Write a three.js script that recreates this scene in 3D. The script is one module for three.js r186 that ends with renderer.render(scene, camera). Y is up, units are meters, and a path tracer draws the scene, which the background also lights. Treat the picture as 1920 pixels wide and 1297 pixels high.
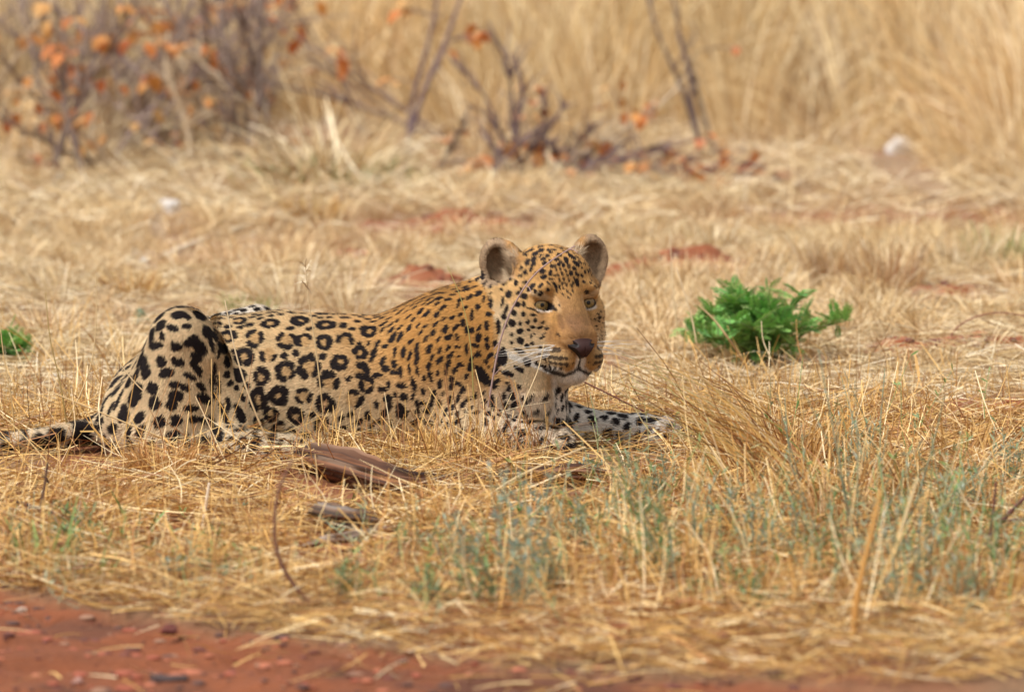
import * as THREE from 'three';
import { mergeGeometries } from 'three/addons/utils/BufferGeometryUtils.js';

// ------------------------------------------------------------------ camera, sky, sun, exposure
const CAM_Y = 1.2346, CAM_Z = 11.8, PITCH = THREE.MathUtils.degToRad(4.96), FOV = 7.0;
const scene = new THREE.Scene();
const camera = new THREE.PerspectiveCamera(FOV, 1024 / 691, 0.5, 900);
camera.position.set(0, CAM_Y, CAM_Z);
camera.rotation.set(-PITCH, 0, 0);
camera.focus = 11.72;
camera.userData.fStop = 4.8;
const renderer = new THREE.WebGLRenderer();
renderer.setSize(1024, 691);
renderer.toneMapping = THREE.LinearToneMapping;
renderer.toneMappingExposure = 1.3;
renderer.shadowMap.enabled = true;

const SUN_DIR = new THREE.Vector3(-0.5, 0.95, 0.42).normalize();
{ // high thin overcast: a bright even veil, brighter round the sun and towards the zenith
  const W = 256, H = 128, data = new Float32Array(W * H * 4);
  for (let j = 0; j < H; j++) for (let i = 0; i < W; i++) {
    const el = ((j + 0.5) / H - 0.5) * Math.PI, az = ((i + 0.5) / W - 0.5) * 2 * Math.PI;
    const x = Math.cos(az) * Math.cos(el), y = Math.sin(el), z = Math.sin(az) * Math.cos(el);
    const c = x * SUN_DIR.x + y * SUN_DIR.y + z * SUN_DIR.z;
    const veil = 0.50 * (1 + 1.1 * Math.max(0, y)) / 1.55 + 0.75 * Math.exp((c - 1) * 7);
    const k = (j * W + i) * 4;
    data[k] = veil * 1.0; data[k + 1] = veil * 1.0; data[k + 2] = veil * 1.0; data[k + 3] = 1;
  }
  const sky = new THREE.DataTexture(data, W, H, THREE.RGBAFormat, THREE.FloatType);
  sky.mapping = THREE.EquirectangularReflectionMapping;
  sky.magFilter = sky.minFilter = THREE.LinearFilter;
  sky.needsUpdate = true;
  scene.background = sky;
  scene.environment = sky;
}
const sun = new THREE.DirectionalLight(new THREE.Color(1.0, 0.96, 0.90), 2.7);
sun.position.copy(SUN_DIR).multiplyScalar(30);
sun.castShadow = true;
sun.shadow.radius = 24;
sun.shadow.mapSize.set(4096, 4096);
Object.assign(sun.shadow.camera, { left: -8, right: 8, top: 12, bottom: -12, near: 1, far: 80 });
scene.add(sun, sun.target);

// ------------------------------------------------------------------ helpers
function rng(seed) { let a = seed >>> 0; return () => { a = (a + 0x6d2b79f5) >>> 0; let t = Math.imul(a ^ (a >>> 15), 1 | a); t = (t + Math.imul(t ^ (t >>> 7), 61 | t)) ^ t; return ((t ^ (t >>> 14)) >>> 0) / 4294967296; }; }
const V = (x, y, z) => new THREE.Vector3(x, y, z);
const { clamp, lerp, smoothstep } = THREE.MathUtils;
const gaussOf = (r) => () => Math.sqrt(-2 * Math.log(1 - r() * 0.99999)) * Math.cos(6.28318 * r());
function hash3(x, y, z) { let h = Math.imul(x, 374761393) ^ Math.imul(y, 668265263) ^ Math.imul(z, 2147483647 ^ 0x5bd1e995); h = Math.imul(h ^ (h >>> 13), 1274126177); return ((h ^ (h >>> 16)) >>> 0) / 4294967296; }
function noise3(x, y, z) {
  const ix = Math.floor(x), iy = Math.floor(y), iz = Math.floor(z); let fx = x - ix, fy = y - iy, fz = z - iz;
  fx = fx * fx * (3 - 2 * fx); fy = fy * fy * (3 - 2 * fy); fz = fz * fz * (3 - 2 * fz);
  const a = lerp(lerp(hash3(ix, iy, iz), hash3(ix + 1, iy, iz), fx), lerp(hash3(ix, iy + 1, iz), hash3(ix + 1, iy + 1, iz), fx), fy);
  const b = lerp(lerp(hash3(ix, iy, iz + 1), hash3(ix + 1, iy, iz + 1), fx), lerp(hash3(ix, iy + 1, iz + 1), hash3(ix + 1, iy + 1, iz + 1), fx), fy);
  return lerp(a, b, fz) * 2 - 1;
}
const fbm2 = (x, z, o = 4) => { let s = 0, a = 0.5; for (let i = 0; i < o; i++) { s += a * noise3(x, 7.3 * i, z); x *= 2.03; z *= 2.03; a *= 0.5; } return s; };
// a photograph pixel as a ray of the lens, used to measure where things stand
const FPX = 648.5 / Math.tan(THREE.MathUtils.degToRad(FOV / 2)), CP = Math.cos(PITCH), SP = Math.sin(PITCH);
function ray(px, py) { const x = (px - 960) / FPX, y = -(py - 648.5) / FPX; return V(x, y * CP - SP, -CP - y * SP); }
function Q(px, py, z) { const d = ray(px, py), t = (z - CAM_Z) / d.z; return V(d.x * t, CAM_Y + d.y * t, z); }

const taken = {};
function numbered(n) { taken[n] = (taken[n] ?? -1) + 1; return taken[n] ? n + '_' + String(taken[n]).padStart(3, '0') : n; }
function tag(o, label, category, group) { o.userData.label = label; o.userData.category = category; if (group) o.userData.group = group; return o; }
function lit(o) { o.castShadow = o.receiveShadow = true; return o; }
function thing(name, label, category, pos, group) { const g = new THREE.Group(); g.name = numbered(name); if (pos) g.position.copy(pos); scene.add(g); return tag(g, label, category, group); }
function part(name, geo, m, parent) { const o = lit(new THREE.Mesh(geo, m)); o.name = name; parent.add(o); return o; }
function solo(name, geo, m, label, category, pos, group) { const o = lit(new THREE.Mesh(geo, m)); o.name = numbered(name); if (pos) o.position.copy(pos); scene.add(o); return tag(o, label, category, group); }

class Mesher { // collects coloured triangles
  constructor() { this.p = []; this.c = []; this.i = []; }
  v(x, y, z, c) { this.p.push(x, y, z); this.c.push(c[0], c[1], c[2]); return this.p.length / 3 - 1; }
  // a ribbon along points pts (array of Vector3) with widths w(t) and colour c (or c0 -> c1)
  ribbon(pts, w, side, c0, c1) {
    const n = pts.length; let a, b; c1 = c1 || c0;
    for (let k = 0; k < n; k++) {
      const t = k / (n - 1), q = pts[k], h = w(t) / 2, c = [lerp(c0[0], c1[0], t), lerp(c0[1], c1[1], t), lerp(c0[2], c1[2], t)];
      if (k === n - 1 && h < 1e-4) { const e = this.v(q.x, q.y, q.z, c); this.i.push(a, b, e); return; }
      const l = this.v(q.x - side.x * h, q.y - side.y * h, q.z - side.z * h, c), r = this.v(q.x + side.x * h, q.y + side.y * h, q.z + side.z * h, c);
      if (k) this.i.push(a, b, r, a, r, l);
      a = l; b = r;
    }
  }
  tube(pts, rad, sides, c0, c1, rough = 0, r = Math.random) {
    const n = pts.length; c1 = c1 || c0; let prev = null; const up = V(0.13, 0.31, 0.94);
    for (let k = 0; k < n; k++) {
      const t = k / (n - 1), q = pts[k], d = pts[Math.min(k + 1, n - 1)].clone().sub(pts[Math.max(k - 1, 0)]).normalize();
      const s = up.clone().cross(d).normalize(), u = d.clone().cross(s), c = [lerp(c0[0], c1[0], t), lerp(c0[1], c1[1], t), lerp(c0[2], c1[2], t)], ring = [];
      for (let j = 0; j < sides; j++) { const an = j / sides * 6.28318, R = rad(t) * (1 + rough * (r() - 0.5)), cx = Math.cos(an) * R, sx = Math.sin(an) * R, g = 1 + rough * 0.6 * (r() - 0.5); ring.push(this.v(q.x + s.x * cx + u.x * sx, q.y + s.y * cx + u.y * sx, q.z + s.z * cx + u.z * sx, [c[0] * g, c[1] * g, c[2] * g])); }
      if (prev) for (let j = 0; j < sides; j++) { const a = prev[j], b = prev[(j + 1) % sides], e = ring[(j + 1) % sides], f = ring[j]; this.i.push(a, b, e, a, e, f); }
      prev = ring;
      if (k === 0 || k === n - 1) { const m = this.v(q.x, q.y, q.z, c); for (let j = 0; j < sides; j++) k ? this.i.push(ring[j], ring[(j + 1) % sides], m) : this.i.push(ring[(j + 1) % sides], ring[j], m); }
    }
  }
  geo(smooth) {
    const g = new THREE.BufferGeometry();
    g.setAttribute('position', new THREE.BufferAttribute(new Float32Array(this.p), 3));
    g.setAttribute('color', new THREE.BufferAttribute(new Float32Array(this.c), 3));
    g.setIndex(new THREE.BufferAttribute(new Uint32Array(this.i), 1));
    if (smooth) g.computeVertexNormals();
    return g;
  }
}
const vc = (o) => new THREE.MeshStandardMaterial({ vertexColors: true, side: THREE.DoubleSide, roughness: 0.85, ...o });
const M = {
  straw: vc({ roughness: 0.62 }), wood: vc({ roughness: 0.9 }), twig: vc({ roughness: 0.85 }), stone: vc({ roughness: 0.9 }),
  leaf: new THREE.MeshPhysicalMaterial({ vertexColors: true, side: THREE.DoubleSide, roughness: 0.75, transmission: 0.3, thickness: 0 }),
};

// ------------------------------------------------------------------ ground
const edgeZ = (x) => 2.36 + 1.0 * Math.min(x + 0.86, 0.9) + 0.5 * Math.max(0, x - 0.04) + 0.10 * noise3(x * 1.7, 0, 3.1) + 0.06 * noise3(x * 6, 0, 9.1); // where the straw verge meets the sandy track
const mounds = [ // red soil heaps [px, py, half width m, half depth m, height m]
  [855, 440, 0.24, 0.55, 0.075], [1310, 524, 0.19, 0.36, 0.095], [1165, 530, 0.13, 0.25, 0.06], [790, 530, 0.10, 0.2, 0.045],
  [1715, 672, 0.17, 0.15, 0.032], [1875, 664, 0.14, 0.16, 0.035], [1780, 565, 0.2, 0.3, 0.03], [1860, 775, 0.16, 0.16, 0.03], [700, 480, 0.12, 0.3, 0.03], [330, 985, 0.09, 0.08, 0.01], [1380, 345, 0.25, 0.8, 0.06], [540, 360, .3, .5, .03],
].map(([px, py, a, b, h]) => { const d = ray(px, py), t = -CAM_Y / d.y; return { x: d.x * t, z: CAM_Z + d.z * t, a, b, h }; });
function mound(x, z) { let s = 0; for (const m of mounds) { const q = ((x - m.x) / m.a) ** 2 + ((z - m.z) / m.b) ** 2; if (q < 6) s = Math.max(s, Math.exp(-q * 1.2) * (1 + 0.5 * noise3(x * 9, 1, z * 7))); } return s; }
function moundHeight(x, z) { let s = 0; for (const m of mounds) { const q = ((x - m.x) / m.a) ** 2 + ((z - m.z) / m.b) ** 2; if (q < 9) s += m.h * Math.exp(-q * 1.3) * (1 + 0.45 * noise3(x * 13, 3, z * 8) + 0.2 * noise3(x * 34, 5, z * 22)); } return s; }
function groundY(x, z) {
  const near = 1 - smoothstep(Math.abs(x) + Math.abs(z) * 0.2, 0.6, 3.0) * 0.3;
  let y = 0.03 * fbm2(x * 0.8 + 3, z * 0.5) * (1 - 0.6 * Math.exp(-(x * x) / 1.2 - z * z / 0.3)) + moundHeight(x, z);
  y += 0.012 * noise3(x * 6, 2, z * 5) * near + 0.006 * noise3(x * 17, 4, z * 17);
  const e = z - edgeZ(x); y -= 0.035 * smoothstep(e, -0.25, 0.25);
  if (e > 0) y += 0.012 * noise3(x * 14, 8, z * 9) + 0.006 * noise3(x * 31, 8, z * 27);
  return y;
}
function spot(px, py) { // where that pixel's ray meets the ground
  const d = ray(px, py); let t = -CAM_Y / d.y;
  for (let k = 0; k < 6; k++) { const x = d.x * t, z = CAM_Z + d.z * t; t = (groundY(x, z) - CAM_Y) / d.y; }
  return V(d.x * t, CAM_Y + d.y * t, CAM_Z + d.z * t);
}
const stretch = (from, to, step, grow) => { const a = [from]; while (a[a.length - 1] < to) { a.push(a[a.length - 1] + step); step *= grow; } return a; };
function sandMap(seed, lo, hi) {
  const S = 512, d = new Uint8Array(S * S * 4), r = rng(seed);
  for (let j = 0; j < S; j++) for (let i = 0; i < S; i++) {
    const a = i / S * 6.28318, b = j / S * 6.28318, X = Math.cos(a), Y = Math.sin(a), Z = Math.cos(b), W = Math.sin(b);
    let n = 0.5 * noise3(X * 2.5 + Z * 3.1, Y * 2.5 + W * 2.2, Z * 2.5 - Y) + 0.35 * noise3(X * 9 + W * 4, Y * 9, Z * 9 + W * 5) + 0.5 * (r() - 0.5);
    n = clamp(0.5 + n * 0.5, 0, 1); const v = lerp(lo, hi, n), k = (j * S + i) * 4;
    d[k] = v; d[k + 1] = v; d[k + 2] = v; d[k + 3] = 255;
  }
  const t = new THREE.DataTexture(d, S, S); t.magFilter = THREE.LinearFilter; t.wrapS = t.wrapT = THREE.RepeatWrapping; t.needsUpdate = true; return t;
}
{
  const xs = [...stretch(2.6, 420, 0.06, 1.22).reverse().map((v) => -v)], xm = []; for (let x = -2.575; x < 2.59; x += 0.025) xm.push(x);
  const X = [...xs, ...xm, ...stretch(2.6, 420, 0.06, 1.22)];
  const zm = []; for (let z = -3.4; z < 4; z += 0.025) zm.push(z);
  const Z = [...stretch(3.425, 700, 0.03, 1.045).reverse().map((v) => -v), ...zm, ...stretch(4, 40, 0.05, 1.25)];
  const nx = X.length, nz = Z.length, p = new Float32Array(nx * nz * 3), c = new Float32Array(nx * nz * 3), uv = new Float32Array(nx * nz * 2), idx = [];
  for (let j = 0; j < nz; j++) for (let i = 0; i < nx; i++) {
    const x = X[i], z = Z[j], k = j * nx + i, far = Math.max(Math.abs(x), Math.abs(z)) > 60;
    p[k * 3] = x; p[k * 3 + 1] = far ? 0 : groundY(x, z); p[k * 3 + 2] = z; uv[k * 2] = x / 0.7; uv[k * 2 + 1] = z / 0.7;
    const road = smoothstep(z - edgeZ(x), -0.06, 0.06), red = clamp(Math.max(road, mound(x, z) * 1.4, smoothstep(fbm2(x * 1.3 + 11, z * 0.7 + 5), 0.12, 0.3) * 0.7), 0, 1);
    const g = 1 + 0.25 * fbm2(x * 5, z * 5, 3), dark = smoothstep(fbm2(x * 3.5 + 40, z * 4, 4), 0.0, 0.35) * road * 0.7;
    const sr = 0.255 - 0.175 * dark, sg = 0.071 - 0.040 * dark, sb = 0.022 - 0.005 * dark;
    c[k * 3] = lerp(z > -0.8 ? 0.26 : 0.40, sr * (1 + 0.35 * (1 - road)), red) * g; c[k * 3 + 1] = lerp(z > -0.8 ? 0.14 : 0.26, sg * (1 + 0.35 * (1 - road)), red) * g; c[k * 3 + 2] = lerp(z > -0.8 ? 0.07 : 0.155, sb * (1 + 0.35 * (1 - road)), red) * g;
    if (i < nx - 1 && j < nz - 1) idx.push(k, k + nx, k + 1, k + 1, k + nx, k + nx + 1);
  }
  const g = new THREE.BufferGeometry(); g.setAttribute('position', new THREE.BufferAttribute(p, 3)); g.setAttribute('color', new THREE.BufferAttribute(c, 3)); g.setAttribute('uv', new THREE.BufferAttribute(uv, 2)); g.setIndex(idx); g.computeVertexNormals();
  const m = new THREE.MeshStandardMaterial({ vertexColors: true, roughness: 0.95, map: sandMap(3, 175, 255), bumpMap: sandMap(4, 0, 255), bumpScale: 0.012 });
  const o = lit(new THREE.Mesh(g, m)); o.name = 'ground'; o.userData.kind = 'structure'; o.userData.label = 'red sandy soil of a track edge running into pale straw-covered bush ground'; scene.add(o);
}

// ------------------------------------------------------------------ dry grass
const PALE = [[0.64, 0.48, 0.26], [0.74, 0.59, 0.35], [0.55, 0.38, 0.18], [0.82, 0.69, 0.46], [0.58, 0.41, 0.20], [0.36, 0.23, 0.12], [0.82, 0.70, 0.50]];
const GOLD = [[0.61, 0.38, 0.125], [0.72, 0.48, 0.19], [0.49, 0.265, 0.07], [0.78, 0.58, 0.29], [0.58, 0.33, 0.09], [0.21, 0.09, 0.032], [0.65, 0.41, 0.14], [0.84, 0.68, 0.42], [0.40, 0.18, 0.055], [0.56, 0.32, 0.09], [0.30, 0.13, 0.045]];
const GREEN = [[0.16, 0.26, 0.07], [0.22, 0.33, 0.10], [0.30, 0.36, 0.12]];
const pick = (a, r) => a[Math.floor(r() * a.length)];
const shadeOf = (c, k) => [c[0] * k, c[1] * k, c[2] * k];
function blade(mb, base, yaw, pitch, len, width, bend, c0, c1, segs, r) {
  const pts = [base.clone()], q = base.clone(); let a = pitch; const step = len / segs, cy = Math.cos(yaw), sy = Math.sin(yaw);
  for (let k = 0; k < segs; k++) { q.x += Math.cos(a) * cy * step; q.z += Math.cos(a) * sy * step; q.y += Math.sin(a) * step; a -= bend / segs; pts.push(q.clone()); }
  const roll = r() * 3.14159, d = V(Math.cos(pitch) * cy, Math.sin(pitch), Math.cos(pitch) * sy), s0 = V(-sy, 0, cy), u = d.clone().cross(s0), side = s0.multiplyScalar(Math.cos(roll)).addScaledVector(u, Math.sin(roll));
  mb.ribbon(pts, (t) => width * (1 - 0.75 * t * t), side, c0, c1);
}
function strawBed(seed, n, place, palette, wid, lens, tilt) {
  const r = rng(seed), g = gaussOf(r), mb = new Mesher();
  for (let k = 0; k < n; k++) {
    const s = place(r); if (!s) continue;
    const [x, z] = s, y = groundY(x, z) + Math.abs(g()) * tilt[1] + 0.004, c = pick(palette, r), w = lerp(wid[0], wid[1], r() * r()), l = lerp(lens[0], lens[1], r()) * (z > 1.6 ? lerp(1, 0.55, Math.min(1, (z - 1.6) / 0.8)) : 1), f = 0.68 + 0.55 * r();
    const yaw = (r() < 0.5 ? 0 : Math.PI) + g() * 1.0, pit = g() * tilt[0];
    blade(mb, V(x - Math.cos(yaw) * l * 0.5, y - Math.min(0, Math.sin(pit)) * l * 0.6, z - Math.sin(yaw) * l * 0.5), yaw, pit, l, w, g() * 0.35 + 0.12, shadeOf(c, f), shadeOf(c, f * 1.06), 3, r);
  }
  return mb.geo();
}
function stuff(name, geo, m, label) { const o = lit(new THREE.Mesh(geo, m)); o.name = name; o.userData.kind = 'stuff'; tag(o, label, 'grass'); scene.add(o); return o; }
const cover = (x, z) => thin(x, z) * clamp(1.15 - mound(x, z) * 1.9 - smoothstep(fbm2(x * 1.3 + 11, z * 0.7 + 5), 0.08, 0.26) * (z < -0.6 ? 0.8 : 0.45), 0, 1);
const verge = (x, z) => { const e = z - edgeZ(x); return e < -0.02 ? 1 : e < 0.9 ? 0.22 * Math.exp(-e * 5) * smoothstep(x, -1.3, 0.6) + 0.003 : 0; };
// places where the straw is thin: [px, py, half width, half depth, share removed]
const THIN = [[615, 912, 0.11, 0.24, 0.97], [700, 934, 0.10, 0.22, 0.97], [790, 930, 0.08, 0.14, 0.8], [900, 925, 0.1, 0.12, 0.6], [1060, 924, 0.13, 0.18, 0.92], [648, 1018, 0.10, 0.24, 0.96], [60, 872, 0.18, 0.28, 0.9], [180, 866, 0.12, 0.28, 0.9], [1110, 868, 0.13, 0.30, 0.88], [1210, 868, 0.10, 0.30, 0.85], [1290, 862, 0.07, 0.22, 0.5], [1010, 872, 0.10, 0.22, 0.6], [450, 868, 0.14, 0.16, 0.7], [1425, 695, 0.24, 0.30, 0.85], [330, 985, 0.09, 0.10, 0.8], [320, 424, 0.11, 1.0, 0.97], [1688, 332, 0.15, 1.9, 0.97], [1217, 668, 0.06, 0.3, 0.9], [268, 505, 0.07, 0.5, 0.9], [390, 480, 0.25, 0.5, 0.7], [1600, 560, 0.28, 0.4, 0.7], [1110, 680, 0.06, 0.2, 0.8], [110, 715, 0.1, 0.2, 0.6]].map(([px, py, a, b, s]) => { const d = ray(px, py), t = -CAM_Y / d.y; return [d.x * t, CAM_Z + d.z * t, a, b, s]; });
const thin = (x, z) => { let k = 1; for (const [X, Z, A, B, S] of THIN) { const q = ((x - X) / A) ** 2 + ((z - Z) / B) ** 2; if (q < 1.4) k = Math.min(k, 1 - S * (1 - smoothstep(q, 0.7, 1.4))); } return k; };
stuff('straw_litter', strawBed(11, 62000, (r) => { const z = lerp(3.4, -0.7, r()), x = (r() * 2 - 1) * 1.3; return r() < cover(x, z) * verge(x, z) ? [x, z] : null; }, GOLD, [0.0016, 0.0042], [0.06, 0.26], [0.19, 0.016]), M.straw, 'flattened golden straw lying around and in front of the leopard');
stuff('straw_litter_002', strawBed(12, 64000, (r) => { const z = lerp(-0.7, -6.5, Math.pow(r(), 0.8)), x = (r() * 2 - 1) * (1.35 - z * 0.12); return r() < cover(x, z) ? [x, z] : null; }, PALE, [0.0016, 0.0042], [0.05, 0.22], [0.16, 0.014]), M.straw, 'pale trampled straw on the open ground behind the leopard');
stuff('straw_litter_003', strawBed(13, 26000, (r) => { const z = lerp(-6.3, -13, r()), x = (r() * 2 - 1) * (2.2 - z * 0.12); return r() < cover(x, z) ? [x, z] : null; }, PALE, [0.003, 0.007], [0.08, 0.32], [0.35, 0.03]), M.straw, 'pale straw at the foot of the far grass');

function tuft(seed, n, h, spread, palette, o = {}) { // one clump of standing blades
  const r = rng(seed), g = gaussOf(r), mb = new Mesher();
  for (let k = 0; k < n; k++) {
    const an = r() * 6.28318, rad = spread * Math.sqrt(r()) * 0.5, c = pick(palette, r), f = 0.8 + 0.4 * r(), out = an + g() * 0.6, lean = (o.lean ?? 0.35) * (0.3 + r()), l = h * (0.45 + 0.65 * r());
    const pit = 1.5708 - lean + (o.dir !== undefined ? 0 : 0);
    const yaw = o.dir !== undefined ? o.dir + g() * (o.dirVar ?? 0.4) : out;
    blade(mb, V(Math.cos(an) * rad, -0.01, Math.sin(an) * rad), yaw, pit, l, (o.w ?? 0.003) * (0.7 + 0.6 * r()), (o.bend ?? 0.5) * (0.4 + r()), shadeOf(o.base ? o.base : c, f), shadeOf(c, f * 1.05), o.segs ?? 4, r);
  }
  return mb.geo();
}
{ // sparse upright stubble in front of and around the leopard
  const r = rng(21), g = gaussOf(r), mb = new Mesher();
  for (let k = 0; k < 5200; k++) {
    const z = lerp(2.6, -1.2, r()), x = (r() * 2 - 1) * 1.3; if (r() > verge(x, z) * cover(x, z)) continue;
    if (Math.abs(z) < 0.24 && x > -0.9 && x < 0.2 && z < 0.2) continue;
    const c = pick(GOLD, r), f = 0.85 + 0.35 * r(), n = 1 + Math.floor(r() * 3), high = 0.05 + 0.09 * r() * (noise3(x * 3, 0, z * 3) * 0.5 + 0.8);
    for (let j = 0; j < n; j++) blade(mb, V(x + g() * 0.012, groundY(x, z) - 0.005, z + g() * 0.012), r() * 6.283, 1.5708 - Math.abs(g()) * 0.45, high * (0.7 + 0.6 * r()), 0.0016 + 0.0016 * r(), g() * 0.5, shadeOf(c, f), shadeOf(c, f * 1.1), 3, r);
  }
  stuff('grass_stubble', mb.geo(), M.straw, 'short upright straw stubble sticking up between leopard and track');
}
function field(seed, variants, places, palette) { // instanced clumps, split over the variants
  const r = rng(seed), at = variants.map(() => []);
  for (const p of places) at[Math.floor(r() * variants.length)].push(p);
  return variants.map((g, i) => {
    const im = new THREE.InstancedMesh(g, M.straw, at[i].length), m = new THREE.Matrix4(), q = new THREE.Quaternion(), col = new THREE.Color();
    at[i].forEach(([x, z, s, t], k) => { q.setFromAxisAngle(V(0, 1, 0), r() * 6.283); m.compose(V(x, (Math.abs(z) < 60 ? groundY(x, z) : 0), z), q, V(s, s * (0.85 + 0.3 * r()), s)); im.setMatrixAt(k, m); col.setRGB(t[0], t[1], t[2]); im.setColorAt(k, col); });
    return lit(im);
  });
}
const tone = (r, x, z) => { const k = ((z < -8 ? 0.98 : 0.96) + 0.28 * r()) * (z < -8 ? 1 + 0.32 * noise3(x * 1.5, 8, z * 0.6) : 1), w = 0.5 + 0.5 * noise3(x * 0.7, 3, z * 0.3); return [k * lerp(0.97, 1.02, w), k * lerp(0.94, 1.0, w), k * lerp(0.82, 1.0, w)]; };
{ // low tufts on the open ground behind
  const vars = [0, 1, 2, 3].map((i) => tuft(30 + i, 46, 0.12, 0.08, PALE, { w: 0.0036, lean: 0.5, bend: 0.6, base: [0.46, 0.28, 0.13] })), r = rng(31), places = [];
  while (places.length < 2300) { const z = lerp(-0.9, -9.5, r()), x = (r() * 2 - 1) * (1.5 - z * 0.11); if (r() < cover(x, z) * (0.15 + 0.85 * smoothstep(noise3(x * 1.6, 5, z * 0.7), -0.2, 0.5)) * smoothstep(-z, 0.3, 4)) places.push([x, z, 0.5 + 0.7 * r() * r() + 0.2 * r(), tone(r, x, z)]); }
  field(32, vars, places).forEach((im, i) => { im.name = i ? 'low_grass_00' + i : 'low_grass'; im.userData.kind = 'stuff'; tag(im, 'low pale grass tufts dotted over the open ground behind the leopard', 'grass'); scene.add(im); });
}
{ // the tall standing grass that closes the view
  const vars = [0, 1, 2, 3, 4].map((i) => tuft(40 + i, 60, 0.85, 0.30, PALE, { w: 0.006, lean: i === 4 ? 0.7 : 0.25, bend: i > 2 ? 0.9 : 0.45, segs: 4 })), r = rng(41), places = [];
  for (let k = 0; k < 7600; k++) {
    const z = lerp(-7.2, -46, Math.pow(r(), 1.25)), x = (r() * 2 - 1) * (2.6 - z * 0.11), start = -8.7 - 1.5 * noise3(x * 0.9, 9, 1) - (x < -0.5 ? 1.2 : 0), n2 = noise3(x * 1.3, 6, z * 0.5);
    const gap = (x < -0.4 && z > -16 ? 0.42 : 1) * (0.22 + 0.78 * smoothstep(n2, -0.3, 0.2)); if (r() > gap * thin(x, z) || z > start + 1.5) continue;
    if (Math.abs(x - 1.56) < 0.13 && z > -11.9) continue;
    const sightX = 960 + x * FPX / (CAM_Z - z); if ((Math.abs(sightX - 815) < 85 && z > -13.4 && r() < 0.9) || (Math.abs(sightX - 1258) < 75 && z > -14.4 && r() < 0.9)) continue; // the saplings stand in clearings
    if ((Math.abs(x - 0.35) < 1.0 && z > -10.6) || (x < -0.9 && z > -10.8 && r() < 0.75)) continue;
    const grown = smoothstep(-(z - start), -1.5, 4.5); if (r() > 0.25 + 0.75 * grown) continue;
    places.push([x, z, (0.60 + 0.6 * r()) * lerp(0.25, 1.12, grown) * (1 + 0.25 * n2), tone(r, x, z)]);
  }
  field(42, vars, places).forEach((im, i) => { im.name = i ? 'tall_grass_00' + i : 'tall_grass'; im.userData.kind = 'stuff'; tag(im, 'tall dry pale standing grass filling the background', 'grass'); scene.add(im); });
}


{ // brown and purplish brushwood between the tall grass
  const BR = [[0.19, 0.125, 0.10], [0.28, 0.19, 0.14], [0.36, 0.22, 0.12], [0.25, 0.165, 0.14]], vars = [0, 1, 2].map((i) => tuft(60 + i, 40, 0.62, 0.35, BR, { w: 0.007, lean: 0.55, bend: 0.3, segs: 4 })), r = rng(61), places = [];
  for (let k = 0; k < 2400; k++) { const z = lerp(-9.6, -30, r()), x = (r() * 2 - 1) * (2.4 - z * 0.11), n = noise3(x * 1.1 + 4, 2, z * 0.35); if (r() < smoothstep(n, 0.05, 0.5) * (x < -0.25 ? 1.0 : 0.4)) places.push([x, z, (0.5 + 0.6 * r()) * lerp(0.7, 1.2, smoothstep(-z, 9.5, 15)), [1, 1, 1]]); }
  field(62, vars, places).forEach((im, i) => { im.name = i ? 'brushwood_00' + i : 'brushwood'; im.userData.kind = 'stuff'; tag(im, 'thin brown brushwood showing between the tall grass', 'brushwood'); scene.add(im); });
}

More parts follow.
